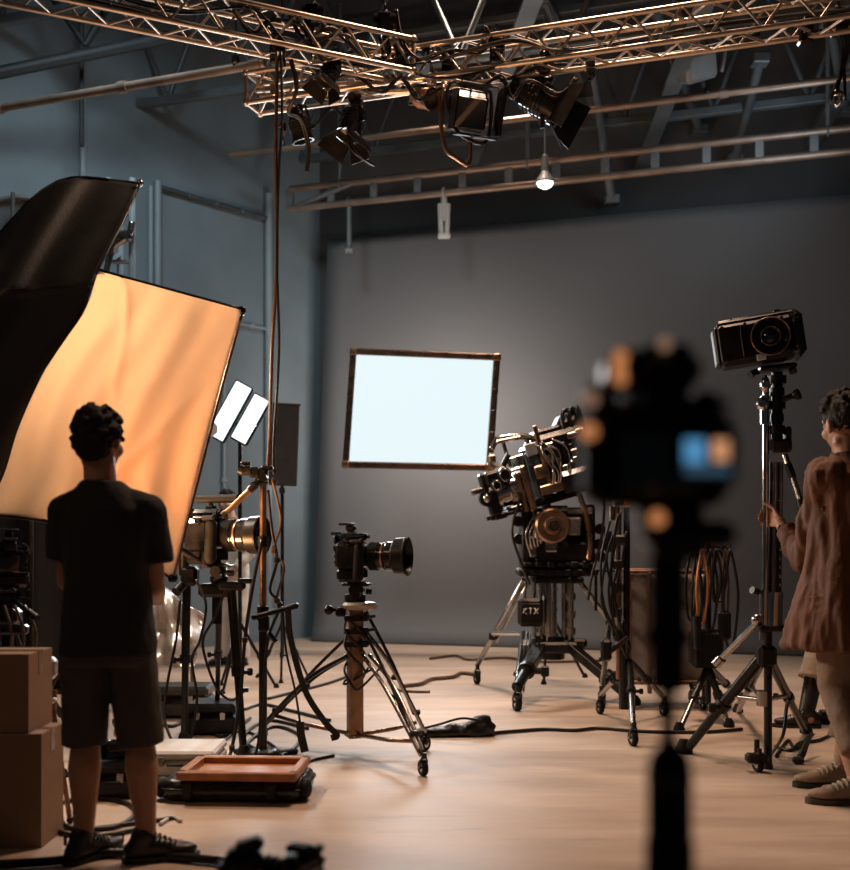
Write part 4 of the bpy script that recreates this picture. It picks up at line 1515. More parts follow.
# ================================================================ right: tall chrome stand with boxy camera
Y0 = 5.98
T = thing('camera_stand', 'tall chrome camera stand on black tripod legs beside the person in brown', 'stand', (P(768, 0, Y0).x, Y0, 0))
q = MB()
q.tube(P(765, 598, Y0), P(766, 392, Y0), 0.018, n=14)
q.tube(P(764, 640, Y0), P(764, 590, Y0), 0.026, n=14)
part('chrome_pole', q, CHROME, T)
q = MB()
for dx, r, m_ in ((775, 0.017, 0), (781, 0.013, 0), (771, 0.008, 1), (778, 0.008, 1)):
    q.m = m_
    q.tube(P(dx - 2, 612, Y0 + 0.02), P(dx, 462, Y0 + 0.02), r, n=12)
q.m = 1
q.box(P(778, 560, Y0 - 0.012), (0.03, 0.02, 0.45), 0.006)
for k in range(9):
    q.m = 0
    q.box(P(780, 522 + k * 9, Y0 - 0.024), (0.012, 0.012, 0.02), 0.003)
part('rack_column', q, [STEEL, BLACK], T)
q = MB()
q.tube(P(773, 626, Y0), P(774, 592, Y0), 0.05, n=18)
q.m = 1
q.box(P(776, 628, Y0), (0.22, 0.14, 0.03), 0.01)
q.tube(P(758, 592, Y0 - 0.02), P(752, 590, Y0 - 0.04), 0.02, n=10)
part('sleeve', q, [CHROME, BLACK], T)
q = MB()
q.tube(P(768, 768, Y0 - 0.02), P(768, 626, Y0 - 0.02), 0.022, n=14)
q.box(P(766, 656, Y0), (0.1, 0.1, 0.12), 0.02)
q.tube(P(768, 770, Y0 - 0.02), P(768, 764, Y0 - 0.02), 0.026, n=14)
part('lower_pole', q, BMETAL, T)
q = MB()
q.box(P(779, 446, Y0), (0.12, 0.1, 0.075), 0.016)
q.box(P(787, 436, Y0), (0.03, 0.08, 0.1), 0.01)
q.tube(P(777, 440, Y0), P(777, 372, Y0), 0.03, n=14)
for py, r in ((430, 0.042), (418, 0.036), (405, 0.045), (392, 0.04), (380, 0.05)):
    q.tube(P(777, py + 4, Y0), P(777, py - 4, Y0), r, n=16)
q.box(P(776, 368, Y0), (0.2, 0.12, 0.03), 0.01, ry=-6)
q.box(P(772, 361, Y0), (0.14, 0.1, 0.025), 0.008, ry=-8)
q.tube(P(757, 372, Y0 - 0.03), P(750, 375, Y0 - 0.05), 0.02, n=10)
q.tube(P(790, 372, Y0 - 0.03), P(796, 370, Y0 - 0.05), 0.018, n=10)
q.tube(P(782, 400, Y0 - 0.03), P(795, 395, Y0 - 0.06), 0.016, n=10)
hd = part('tilt_head', q, BMETAL, T)
q = MB()
q.lathe([(0.0, 0), (0.03, 0.005), (0.034, 0.02), (0.02, 0.034), (0, 0.036)], axis(P(763, 404, Y0 - 0.05), V((-0.5, -1, 0))), 16, caps=False)
q.ball(P(765, 384, Y0 - 0.04), (0.026, 0.026, 0.05))
q.tube(P(764, 396, Y0 - 0.03), P(764, 424, Y0 - 0.03), 0.02, n=12)
part('lock_lever', q, CHROME, hd)
q = MB()
q.lathe([(0.0, 0), (0.022, 0.0), (0.03, 0.012), (0.03, 0.03), (0.0, 0.034)], axis(P(794, 396, Y0 - 0.07), V((0.7, -0.6, 0.3))), 16, caps=False)
part('tilt_knob', q, BLACK, hd)
q = MB()
q.tube(P(785, 455, Y0), P(803, 508, Y0 - 0.12), 0.016, n=10)
q.m = 1
q.tube(P(788, 464, Y0 - 0.02), P(793, 478, Y0 - 0.05), 0.021, n=10)
q.tube(P(800, 500, Y0 - 0.1), P(805, 515, Y0 - 0.13), 0.024, n=10)
part('pan_handle', q, [STEEL, BLACK], T)
ap = P(766, 652, Y0)
for b_, r0 in ((G(684, 753), 0.033), (G(806, 733), 0.026), (G(738, 712), 0.024)):
    leg(T, ap, b_, r0, r0 * 0.8, BMETAL, STEEL if r0 < 0.025 else BMETAL, 'foot', split=0.52)
q = MB()
mid = ap.lerp(G(684, 753), 0.42)
q.tube(P(764, 700, Y0), mid, 0.013, n=8)
q.tube(P(764, 700, Y0), ap.lerp(G(806, 733), 0.5), 0.013, n=8)
q.tube(P(764, 700, Y0), ap.lerp(G(738, 712), 0.5), 0.013, n=8)
q.tube(P(764, 700, Y0) - V((0, 0, 0.03)), P(764, 700, Y0) + V((0, 0, 0.05)), 0.04, n=14)
part('spreader', q, STEEL, T)
q = MB()
q.tube(P(759, 621, Y0), P(722, 658, Y0 + 0.3), 0.02, n=10)
q.ball(P(757, 620, Y0), 0.035, 10)
q.tube(P(722, 658, Y0 + 0.3), P(716, 664, Y0 + 0.33), 0.03, n=10)
part('side_arm', q, STEEL, T)
q = MB()
q.box(G(757, 772) + V((0, 0, 0.075)), (0.12, 0.07, 0.05), 0.012)
part('brake_pedal', q, BLACK, T)
q = MB()
cst = part('caster_mount', MB().tube(G(758, 770) + V((0, 0.02, 0.09)), G(758, 770) + V((0, 0.02, 0.16)), 0.015), BMETAL, T)
caster(cst, G(758, 772), 0.045, 0.2)

# boxy camera on top
M = place(P(757, 342, Y0), 0, -8, -12)
T = thing('camera', 'boxy black camera with big round lens atop the tall chrome stand', 'camera', M.translation)
q = MB(M)
q.box((-0.01, 0, 0), (0.42, 0.2, 0.235), 0.03)
q.box((0, 0, 0.118), (0.4, 0.16, 0.02), 0.008)
q.box((-0.215, 0, 0), (0.03, 0.18, 0.21), 0.012)
part('body', q, BLACK, T)
q = MB(M)
q.box((0.2, -0.01, 0.0), (0.075, 0.22, 0.26), 0.034)
q.box((0.2, -0.115, 0.0), (0.04, 0.02, 0.16), 0.008)
part('grip', q, GLOSS, T)
q = MB(M)
q.box((-0.14, -0.102, 0.0), (0.13, 0.012, 0.19), 0.005)
q.box((-0.085, -0.108, 0.0), (0.012, 0.014, 0.17), 0.004)
part('side_cover', q, BLACK, T)
q = MB(M @ Matrix.Translation((0.06, -0.1, 0.0)) @ Matrix.Rotation(PI / 2, 4, 'X'))
q.lathe([(0.105, 0), (0.105, 0.02), (0.1, 0.03), (0.085, 0.03), (0.08, 0.012), (0.06, 0.01), (0.055, 0.028), (0.045, 0.032), (0.038, 0.02)], None, 36, caps=False)
ln = part('lens', q, GLOSS, T)
q = MB(M @ Matrix.Translation((0.06, -0.1, 0.0)) @ Matrix.Rotation(PI / 2, 4, 'X'))
q.lathe([(0.0, 0.03), (0.022, 0.026), (0.04, 0.016)], None, 24, caps=False, smooth=True)
part('front_glass', q, LENS, ln)
q = MB(M @ Matrix.Translation((0.06, -0.1, 0.0)) @ Matrix.Rotation(PI / 2, 4, 'X'))
q.torus(Matrix.Translation((0, 0, 0.03)), 0.1, 0.004, 36, 6)
q.torus(Matrix.Translation((0, 0, 0.03)), 0.05, 0.003, 30, 6)
part('trim_ring', q, BRONZE, ln, 'thin bright ring')
q = MB(M)
q.box((0.03, -0.03, 0.13), (0.3, 0.05, 0.018), 0.006)
q.box((-0.16, -0.03, 0.128), (0.07, 0.05, 0.02), 0.006)
q.tube((0.12, -0.02, 0.13), (0.12, -0.02, 0.15), 0.02, n=14)
part('top_handle', q, GLOSS, T)
q = MB(M)
q.box((0.0, -0.108, -0.1), (0.05, 0.012, 0.035), 0.004)
part('badge', q, mat('pale blue label', (0.45, 0.6, 0.75), 0.35), T, 'pale blue label')
q = MB(M)
for x, z in ((-0.18, 0.09), (-0.18, -0.09), (0.13, 0.09), (0.14, -0.08), (-0.06, 0.09)):
    q.tube((x, -0.1, z), (x, -0.112, z), 0.009, n=10)
part('button', q, DGREY, T)
for k, (pts, lab) in enumerate((
        ([G(772, 755) + V((0, 0, 0.01)), P(783, 735, 6.1), P(786, 712, 6.15), P(788, 700, 6.2)], 'cable arching up beside the lower pole of the tall chrome stand'),
        ([G(775, 748) + V((0, 0, 0.01)), G(790, 752) + V((0, 0, 0.01)), G(800, 745) + V((0, 0, 0.012)), G(818, 742) + V((0, 0, 0.01)), G(832, 736) + V((0, 0, 0.01))], 'cable on the floor between the chrome stand and the brown shoes'),
        ([G(776, 758) + V((0, 0, 0.01)), G(788, 742) + V((0, 0, 0.01)), G(796, 750) + V((0, 0, 0.01)), G(812, 734) + V((0, 0, 0.01))], 'crossing cable on the floor right of the chrome stand'))):
    q = MB()
    q.path(pts, 0.01, 6, 8)
    solo('floor_cable', q, CABLE, lab, 'cable')
q = MB()
q.strip([G(799, 762) + V((0, 0, 0.012)), P(803, 752, 6.15), P(808, 740, 6.25), P(812, 735, 6.3)], 0.05, 0.02, V((0.8, 0.5, 0)), 4)
q.box(G(798, 764) + V((0, 0, 0.02)), (0.06, 0.05, 0.04), 0.012)
solo('strap', q, CLOTH, 'short stiff black strap standing on the floor before the brown shoes', 'strap')

# ================================================================ stands hung with cables, behind the blurred camera
Y1 = 7.4
bx = P(624, 0, Y1).x
T = thing('cable_stand', 'slim upright stand bundled with cables just right of the cinema rig', 'stand', (bx, Y1, 0))
q = MB()
q.tube((bx - 0.035, Y1, 0.3), P(617, 492, Y1), 0.019, n=12)
q.m = 1
q.tube((bx + 0.015, Y1, 0.3), P(627, 500, Y1), 0.023, n=12)
q.tube((bx + 0.0, Y1, 0.1), (bx + 0.0, Y1, 0.5), 0.035, n=12)
part('pole', q, [BRONZE, BMETAL], T)
q = MB()
q.path([P(617, 500, Y1), P(614, 488, Y1), P(619, 482, Y1)], 0.02, 8, 4, r1=0.006)
q.box(P(622, 503, Y1), (0.14, 0.08, 0.06), 0.014)
q.tube(P(612, 506, Y1), P(612, 520, Y1), 0.02, n=10)
q.box(P(632, 498, Y1), (0.05, 0.05, 0.06), 0.01)
part('top_clamp', q, STEEL, T)
q = MB()
q.box(P(628, 500, Y1 - 0.05), (0.05, 0.04, 0.07), 0.01)
part('orange_grip', q, AMBER, T, 'orange grip')
q = MB()
g = random.Random(5)
for k in range(7):
    x0 = 613 + g.uniform(-3, 14)
    q.path([P(x0, 515 + g.uniform(-8, 20), Y1 - 0.06), P(x0 - g.uniform(2, 10), 560, Y1 - 0.08), P(x0 - g.uniform(-4, 12), 605, Y1 - 0.1), P(x0 + g.uniform(-4, 10), 640 + g.uniform(-10, 20), Y1 - 0.07), P(624, 620, Y1 - 0.04)], 0.009, 5, 6)
for k in range(5):
    q.box(P(620 + g.uniform(-5, 8), 540 + k * 24, Y1 - 0.06), (0.08, 0.06, 0.07), 0.014)
part('bundled_cable', q, CABLE, T)
q = MB()
q.box(P(606, 650, Y1 - 0.1), (0.07, 0.07, 0.14), 0.016)
q.tube(P(600, 660, Y1 - 0.1), P(628, 637, Y1 - 0.15), 0.016, n=8)
part('control_box', q, BMETAL, T)
hub = V((bx + 0.04, Y1, 0.42))
for b_, cs in ((G(633, 746), True), (G(600, 714), True), (G(664, 716), True)):
    leg(T, hub, b_, 0.022, 0.018, BMETAL, STEEL, 'caster', rw=0.05, split=0.5, ang=0.2)

Y2 = 8.0
cx0 = P(626, 0, Y2).x
T = thing('equipment_cart', 'grey plastic-wrapped cart with thin brass frame behind the blurred camera', 'cart', (cx0 + 0.3, Y2 + 0.2, 0))
q = MB()
ztop = P(0, 572, Y2).z
for x in (0.02, 0.6):
    for y in (0, 0.4):
        q.box((cx0 + x, Y2 + y, (0.12 + ztop) / 2), (0.035, 0.035, ztop - 0.12), 0.006)
for y in (0, 0.4):
    q.box((cx0 + 0.31, Y2 + y, ztop), (0.62, 0.04, 0.03), 0.006)
    q.box((cx0 + 0.31, Y2 + y, 0.2), (0.62, 0.04, 0.03), 0.006)
for x in (0.02, 0.6):
    q.box((cx0 + x, Y2 + 0.2, ztop), (0.035, 0.4, 0.03), 0.006)
q.box((cx0 + 0.17, Y2 - 0.01, (0.12 + ztop) / 2), (0.03, 0.03, ztop - 0.12), 0.006)
fr = part('frame', q, BRONZE, T)
q = MB()
q.sheet(lambda u, v: V((cx0 + 0.03 + 0.56 * u, Y2 + 0.03 + 0.025 * math.sin(u * 9 + v * 7) * math.sin(v * 11 + u * 3), 0.2 + (ztop - 0.22) * v)), 24, 24, 0.006)
part('plastic_cover', q, mat('crumpled grey plastic', (0.3, 0.27, 0.25), 0.22, 0.1, 0.15, 6), T)
q = MB()
q.box((cx0 + 0.31, Y2 + 0.22, 0.3), (0.54, 0.34, 0.2), 0.02)
q.box((cx0 + 0.31, Y2 + 0.22, 0.7), (0.5, 0.3, 0.03), 0.006)
part('shelf', q, DGREY, T)
for x in (0.05, 0.57):
    for y in (0.02, 0.38):
        w_ = part('caster_post', MB().tube((cx0 + x, Y2 + y, 0.1), (cx0 + x, Y2 + y, 0.16), 0.015), BMETAL, T)
        caster(w_, (cx0 + x, Y2 + y, 0), 0.045, 0.1)

Y3 = 7.5
dx_ = P(708, 0, Y3).x
T = thing('cable_stand', 'dark stand hung with many looped cables, left of the tall chrome stand', 'stand', (dx_, Y3, 0))
q = MB()
q.tube((dx_, Y3, 0.12), (dx_, Y3, P(0, 540, Y3).z), 0.022, n=12)
q.tube((dx_ - 0.13, Y3, P(0, 548, Y3).z), (dx_ + 0.15, Y3, P(0, 548, Y3).z), 0.016, n=10)
for k in range(6):
    q.tube((dx_ - 0.12 + 0.05 * k, Y3, P(0, 548, Y3).z), (dx_ - 0.12 + 0.05 * k, Y3 - 0.08, P(0, 546, Y3).z), 0.008, n=6)
part('pole', q, BMETAL, T)
g = random.Random(11)
for k in range(9):
    q = MB()
    x0 = dx_ - 0.13 + 0.032 * k
    zz = P(0, 547, Y3).z - 0.01
    ln_ = g.uniform(0.3, 0.62)
    w_ = g.uniform(0.02, 0.05)
    y0 = Y3 - 0.05 - 0.02 * (k % 3)
    q.path([(x0, y0, zz), (x0 - w_, y0 - 0.02, zz - ln_ * 0.5), (x0 - w_ * 0.6, y0, zz - ln_), (x0 + w_ * 0.4, y0, zz - ln_ * 1.06), (x0 + w_, y0 - 0.02, zz - ln_ * 0.5), (x0 + 0.004, y0, zz)], 0.009, 6, 6)
    part('cable_loop', q, AMBER if k == 2 else (CABLEB if k % 4 == 3 else CABLE), T, 'orange cable loop' if k == 2 else None)
q = MB()
q.box((dx_ - 0.02, Y3 - 0.02, 0.5), (0.22, 0.14, 0.26), 0.03)
q.box((dx_ + 0.09, Y3 - 0.08, 0.66), (0.08, 0.08, 0.2), 0.02)
q.tube((dx_ - 0.1, Y3 - 0.08, 0.72), (dx_ - 0.1, Y3 - 0.12, 0.5), 0.03, n=12)
part('power_box', q, BLACK, T)
for b_ in (G(679, 731), G(742, 700), G(694, 702), G(729, 727)):
    leg(T, (dx_, Y3, 0.38), b_, 0.024, 0.019, BMETAL, STEEL, 'foot', split=0.5)

# ================================================================ blurred camera on its pole, right in front
fx, fy = P(667, 0, 1.2).x, 1.2
fz = P(0, 507, 1.2).z
M = place((P(654, 0, 1.2).x, fy, fz), 0, 0, 2, 1.05)
T = slr('camera', 'large blurred black camera seen from behind, nearest of all, on a single pole', M, 0.12, 0.04, 0.045, battery=False, top=None, body_m=RUBBER)
q = MB(M)
q.box((0.042, -0.045, 0.05), (0.062, 0.012, 0.056), 0.003)
sc_ = part('flip_screen', q, BLACK, T)
q = MB(M)
q.box((0.028, -0.0518, 0.054), (0.021, 0.002, 0.024), 0)
q.m = 1
q.box((0.054, -0.0518, 0.055), (0.016, 0.002, 0.021), 0)
q.m = 2
q.box((0.041, -0.0518, 0.035), (0.046, 0.002, 0.009), 0)
part('screen_image', q, [glow('blue screen image', (0.1, 0.33, 0.62), 0.75), glow('orange screen image', (0.85, 0.4, 0.2), 0.7), glow('dark blue screen image', (0.06, 0.13, 0.2), 0.5)], sc_, 'lit screen showing blue and orange')
q = MB(M)
q.box((-0.004, 0.0, 0.14), (0.1, 0.06, 0.044), 0.014)
q.box((0.012, 0.0, 0.162), (0.05, 0.04, 0.012), 0.005)
part('hot_shoe_unit', q, BLACK, T)
GLINT = glow('orange knob glint', (0.9, 0.33, 0.12), 0.6)  # reflections on the camera's knobs, put into the colour as glow
GLINTD = glow('dim orange knob glint', (0.9, 0.5, 0.32), 0.26)
for c, r, m_, lab in (((-0.04, -0.024, 0.13), 0.0072, GLINT, 'orange light on top left, glint off a knob'), ((0.006, -0.02, 0.166), 0.007, GLINTD, 'small dim glint on top'), ((-0.074, -0.034, 0.075), 0.0085, GLINT, 'orange glint on the left side'), ((-0.072, -0.03, 0.108), 0.008, GLINTD, 'dim glint on the left shoulder')):
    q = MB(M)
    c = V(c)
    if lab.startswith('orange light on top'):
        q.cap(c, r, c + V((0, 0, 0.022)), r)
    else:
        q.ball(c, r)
    part('knob_glint', q, m_, T, lab)
T = thing('monopod', 'blurred thick black camera pole standing nearest, right of the picture middle', 'monopod', (fx, fy, 0))
pzz = lambda py: P(0, py, 1.2).z
q = MB()
q.box((fx + 0.021, fy, pzz(535)), (0.1, 0.06, 0.032), 0.01)
q.box((fx + 0.0, fy, pzz(516)), (0.07, 0.06, 0.022), 0.005)
q.box((fx + 0.01, fy, pzz(551)), (0.06, 0.05, 0.02), 0.006)
hd = part('pole_head', q, BLACK, T)
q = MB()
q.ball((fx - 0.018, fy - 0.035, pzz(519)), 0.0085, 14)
part('knob_glint', q, GLINT, hd, 'orange glint on the pole head')  # glowing ball in place of the reflection on the lock knob
q = MB()
q.tube((fx + 0.001, fy, pzz(690)), (fx + 0.001, fy, pzz(552)), 0.0205, n=18)
q.tube((fx + 0.001, fy, pzz(755)), (fx + 0.001, fy, pzz(685)), 0.0085, n=14)
q.tube((fx + 0.001, fy, pzz(645)), (fx + 0.001, fy, pzz(630)), 0.026, n=18)
part('upper_pole', q, RUBBER, T)
q = MB()
q.lathe([(0.009, pzz(742)), (0.022, pzz(756)), (0.024, pzz(770)), (0.0245, pzz(838)), (0.0265, pzz(842)), (0.0275, 0.3), (0.0275, 0.06), (0.0, 0.06)][::-1], Matrix.Translation((fx + 0.003, fy, 0)), 20)
q.m = 1
q.lathe([(0.0252, pzz(786)), (0.0252, pzz(774))], Matrix.Translation((fx + 0.003, fy, 0)), 20)
part('lower_pole', q, [RUBBER, DGREY], T)
q = MB()
for k in range(3):
    a = 0.6 + k * 2.094
    q.path([(fx, fy, 0.09), (fx + 0.07 * math.cos(a), fy + 0.07 * math.sin(a), 0.05), (fx + 0.17 * math.cos(a), fy + 0.17 * math.sin(a), 0.012)], 0.011, 8, 4)
q.tube((fx, fy, 0.05), (fx, fy, 0.11), 0.032, n=16)
part('foot_stand', q, BMETAL, T)

# low blurred gear at the bottom edge
T = thing('low_tripod', 'blurred low tripod at the bottom edge under a small camera', 'tripod', (P(285, 0, 2.6).x, 2.6, 0))
lx = P(285, 0, 2.6).x
q = MB()
q.tube((lx, 2.6, 0.12), (lx, 2.6, 0.36), 0.025, n=14)
q.box((lx + 0.0, 2.6, 0.37), (0.34, 0.1, 0.025), 0.008)
part('column', q, BMETAL, T)
for a in (0.4, 2.5, 4.6):
    leg(T, (lx, 2.6, 0.3), (lx + 0.24 * math.cos(a), 2.6 + 0.24 * math.sin(a), 0), 0.016, 0.012, BMETAL)
Tc = thing('video_light', 'blurred rounded black lamp head at the bottom edge, left of its small camera', 'lamp', P(243, 890, 2.6))
q = MB(place(P(243, 864, 2.6), 0, -14, 10))
q.box((0, 0, 0), (0.1, 0.09, 0.085), 0.028)
q.box((0.025, 0, 0.04), (0.07, 0.05, 0.03), 0.01)
q.box((-0.05, 0, -0.01), (0.02, 0.07, 0.06), 0.008)
part('lamp_body', q, BLACK, Tc)
q = MB(place(P(243, 864, 2.6), 0, -14, 10))
q.tube((0, 0, -0.04), (0.01, 0, -0.09), 0.014)
part('bracket', q, BMETAL, Tc)
slr('camera', 'small blurred black camera at the bottom edge beside the rounded lamp head', place((P(303, 0, 2.6).x, 2.6, 0.383), 0, 0, 60, 0.78), 0.1, 0.034, 0.038, True, top=None)
# ================================================================ left: glowing orange scrim and black flag
SCM = bpy.data.materials.new('orange silk scrim')
SCM.use_nodes = True
nt = SCM.node_tree
nt.nodes.clear()
out = nt.nodes.new('ShaderNodeOutputMaterial')
mixs = nt.nodes.new('ShaderNodeMixShader')
dif = nt.nodes.new('ShaderNodeBsdfDiffuse')
trl = nt.nodes.new('ShaderNodeBsdfTranslucent')
tc = nt.nodes.new('ShaderNodeTexCoord')
nz = nt.nodes.new('ShaderNodeTexNoise')
nz.inputs['Scale'].default_value = 3
nz.inputs['Detail'].default_value = 4
rp = nt.nodes.new('ShaderNodeValToRGB')
rp.color_ramp.elements[0].color = (0.8, 0.6, 0.43, 1)
rp.color_ramp.elements[1].color = (0.86, 0.67, 0.49, 1)
nt.links.new(tc.outputs['Object'], nz.inputs['Vector'])
nt.links.new(nz.outputs['Fac'], rp.inputs['Fac'])
nt.links.new(rp.outputs['Color'], dif.inputs['Color'])
nt.links.new(rp.outputs['Color'], trl.inputs['Color'])
mixs.inputs[0].default_value = 0.6
nt.links.new(dif.outputs[0], mixs.inputs[1])
nt.links.new(trl.outputs[0], mixs.inputs[2])
nt.links.new(mixs.outputs[0], out.inputs['Surface'])


def polyline(pts, t):
    t = max(0, min(1, t)) * (len(pts) - 1)
    i = min(len(pts) - 2, int(t))
    f = t - i
    a = [pts[max(0, i - 1)], pts[i], pts[i + 1], pts[min(len(pts) - 1, i + 2)]]
    return tuple(0.5 * ((2 * a[1][k]) + (a[2][k] - a[0][k]) * f + (2 * a[0][k] - 5 * a[1][k] + 4 * a[2][k] - a[3][k]) * f * f + (3 * a[1][k] - a[0][k] - 3 * a[2][k] + a[3][k]) * f ** 3) for k in range(len(a[0])))


LE = [(98, 271), (84, 312), (48, 365), (20, 425), (4, 475), (-16, 514)]
RE = [(241, 310), (226, 365), (210, 425), (196, 480), (183, 530), (172, 578)]


def scrim(u, v):
    a, c = polyline(LE, v), polyline(RE, v)
    px = a[0] + (c[0] - a[0]) * u
    py = a[1] + (c[1] - a[1]) * u ** (1 + 1.1 * v * v)
    e_ = math.sin(PI * min(1, u * 1.0)) ** 0.5 if 0 < u < 1 else 0.0
    w = 0.04 * math.sin(13 * u - 3.5 * v + 1.6 * math.sin(3 * v)) * (0.25 + v * 0.8) * e_
    w += 0.02 * math.sin(29 * u + 5 * v + 2 * math.sin(4 * v)) * (0.2 + v) * e_ + 0.012 * math.sin(8 * v + 17 * u) * v * e_
    f1 = u * 1.0 + v * 0.75 - 1.1
    f2 = u * 0.9 - v * 0.55 - 0.15
    w += 0.035 * math.exp(-(f1 / 0.035) ** 2) * v * e_ + 0.03 * math.exp(-(f2 / 0.03) ** 2) * (1 - v) * e_
    w += 0.05 * math.sin(PI * u) * math.sin(PI * v)
    return P(px, py, 5.85 - 0.35 * v + w)


sc0 = scrim(0.5, 1)
T = thing('scrim', 'large glowing orange silk scrim stretched behind the man in black', 'scrim', sc0)
q = MB()
q.sheet(scrim, 60, 60, 0.002)
part('silk', q, SCM, T)
q = MB()
q.path([scrim(u / 10, 0) + V((0, 0.02, 0.006)) for u in range(11)], 0.011, 8)
part('top_bar', q, BMETAL, T)
q = MB()
q.path([scrim(1, v / 10) + V((0.006, 0.02, 0)) for v in range(11)], 0.008, 8)
part('edge_bar', q, BRONZE, T)
q = MB()
q.path([scrim(u / 10, 1) + V((0, 0.02, -0.006)) for u in range(11)], 0.01, 8)
part('bottom_bar', q, BMETAL, T)
for u, v in ((0, 0), (1, 0), (1, 1), (0, 1)):
    q = MB()
    p = scrim(u, v)
    q.box(p + V((0, 0.02, 0)), (0.045, 0.04, 0.045), 0.01)
    part('corner_clip', q, BLACK, T)
# stand that carries the scrim, behind its left side
sp = P(30, 0, 6.02)
T = thing('scrim_stand', 'black stand holding up the orange scrim from behind, low at the left', 'stand', (sp.x, 6.02, 0))
q = MB()
q.tube((sp.x, 6.02, 0.25), (sp.x, 6.02, P(0, 440, 6.02).z), 0.018, n=10)
part('pole', q, BMETAL, T)
q = MB()
q.tube((sp.x, 6.02, P(0, 500, 6.02).z), scrim(0.25, 0.985) + V((0, 0.03, 0)), 0.012, n=8)
q.box((sp.x, 6.02, P(0, 500, 6.02).z), (0.06, 0.06, 0.08), 0.014)
part('grip_arm', q, BMETAL, T)
for a in (0.9, 3.0, 5.1):
    leg(T, (sp.x, 6.02, 0.6), (sp.x + 0.34 * math.cos(a), 6.02 + 0.34 * math.sin(a), 0), 0.014, 0.012, BMETAL)
# warm lamp behind it
lc = P(62, 318, 6.75)
T = thing('scrim_lamp', 'hot lamp head hidden behind the orange scrim, lighting it through', 'lamp', lc)
q = MB(axis(lc, V((0.25, -1, -0.3))))
q.lathe([(0.0, -0.34), (0.1, -0.32), (0.13, -0.2), (0.17, -0.06), (0.2, 0.0), (0.19, 0.0), (0.12, -0.12), (0, -0.14)], None, 24, caps=False)
part('reflector', q, DGREY, T)
q = MB()
q.tube((lc.x, 7.0, 0.3), (lc.x, 7.0, lc.z - 0.1), 0.018, n=10)
q.tube((lc.x, 7.0, lc.z - 0.12), (lc.x, 6.98, lc.z - 0.04), 0.02, n=10)
part('pole', q, BMETAL, T)
for a in (1.2, 3.3, 5.4):
    leg(T, (lc.x, 7.0, 0.6), (lc.x + 0.3 * math.cos(a), 7.0 + 0.3 * math.sin(a), 0), 0.014, 0.012, BMETAL)

# black flag in front of the scrim's left edge
FR = [(140, 184), (122, 224), (97, 272), (80, 316), (42, 372), (14, 436), (-6, 490), (-40, 545)]
FL = [(-110, 330), (-125, 350), (-135, 380), (-140, 420), (-142, 450), (-145, 490), (-150, 530), (-160, 580)]
FT = [(-110, 330), (-50, 275), (0, 234), (28, 203), (58, 182), (84, 178), (112, 181), (140, 184)]


def flag(u, v):
    r, l = polyline(FR, v), polyline(FL, v)
    t = polyline(FT, u)
    k = (1 - v) ** 1.6
    px = (l[0] + (r[0] - l[0]) * u) * (1 - k) + (t[0] + (r[0] - 140) * u + (l[0] + 110) * (1 - u)) * k
    py = (l[1] + (r[1] - l[1]) * u) * (1 - k) + (t[1] + (r[1] - 184) * u + (l[1] - 330) * (1 - u)) * k
    seam = 0.33
    Y = 5.15 + 0.05 * math.sin(9 * u + 5 * v) * (0.3 + u)
    if v < seam:
        Y += 0.55 * (1 - v / seam) ** 1.2 + 0.018 * math.sin(26 * u + 7 * v)
    else:
        Y += 0.25 * (v - seam) + 0.012 * math.sin(17 * u) * (v - seam)
    return P(px, py, Y)


b0 = P(-90, 0, 5.3)
T = thing('black_flag', 'big black fabric flag arching over the top left of the orange scrim', 'flag', (b0.x, 5.3, 0))
q = MB()
q.sheet(lambda u, v: flag(u, v * 0.33), 44, 20, 0.008)
part('top_fabric', q, mat('black sailcloth', (0.013, 0.0135, 0.014), 0.62, 0, 0.3, 5, 0.1, 60), T)
q = MB()
q.sheet(lambda u, v: flag(u, 0.33 + v * 0.67), 44, 30, 0.008)
part('side_fabric', q, CLOTH, T)
q = MB()
q.path([flag(i / 14, 0) for i in range(15)], 0.011, 8)
q.path([flag(1, i / 14) for i in range(15)], 0.006, 6)
part('rim_rod', q, BMETAL, T)
q = MB()
q.ball(P(140, 183, 5.7), 0.018)
q.tube(P(140, 183, 5.7), P(136, 190, 5.7), 0.01)
part('tip_clip', q, STEEL, T)
q = MB()
q.tube((b0.x, 5.3, 0.2), (b0.x, 5.3, P(0, 345, 5.3).z), 0.025, n=12)
q.tube((b0.x, 5.3, P(0, 345, 5.3).z), P(-110, 332, 5.7), 0.02, n=10)
part('pole', q, BMETAL, T)
for a in (0.2, 2.3, 4.4):
    leg(T, (b0.x, 5.3, 0.7), (b0.x + 0.4 * math.cos(a), 5.3 + 0.4 * math.sin(a), 0), 0.018, 0.014, BMETAL)
# dark curtain that hangs below, behind the scrim
cA, cB = P(-260, 0, 8.6), P(66, 0, 8.9)
q = MB()
q.sheet(lambda u, v: V((cA.x + (cB.x - cA.x) * u, 8.6 + 0.3 * u + 0.06 * math.sin(u * 40), 0.01 + 2.2 * v)), 90, 6, 0.01)
T = thing('black_curtain', 'long black curtain hanging behind the cardboard boxes at the left edge', 'curtain', ((cA.x + cB.x) / 2, 8.75, 0))
part('fabric', q, CLOTH, T)
q = MB()
q.tube((cA.x, 8.6, 2.22), (cB.x + 0.05, 8.9, 2.22), 0.02, n=10)
part('rail', q, BMETAL, T)
for p in (V((cA.x, 8.6, 0)), V((cB.x, 8.96, 0))):
    q = MB()
    q.tube(p, p + V((0, 0, 2.24)), 0.022, n=10)
    q.lathe([(0.16, 0), (0.16, 0.02), (0.03, 0.04)], Matrix.Translation(p), 18)
    part('post', q, BMETAL, T)

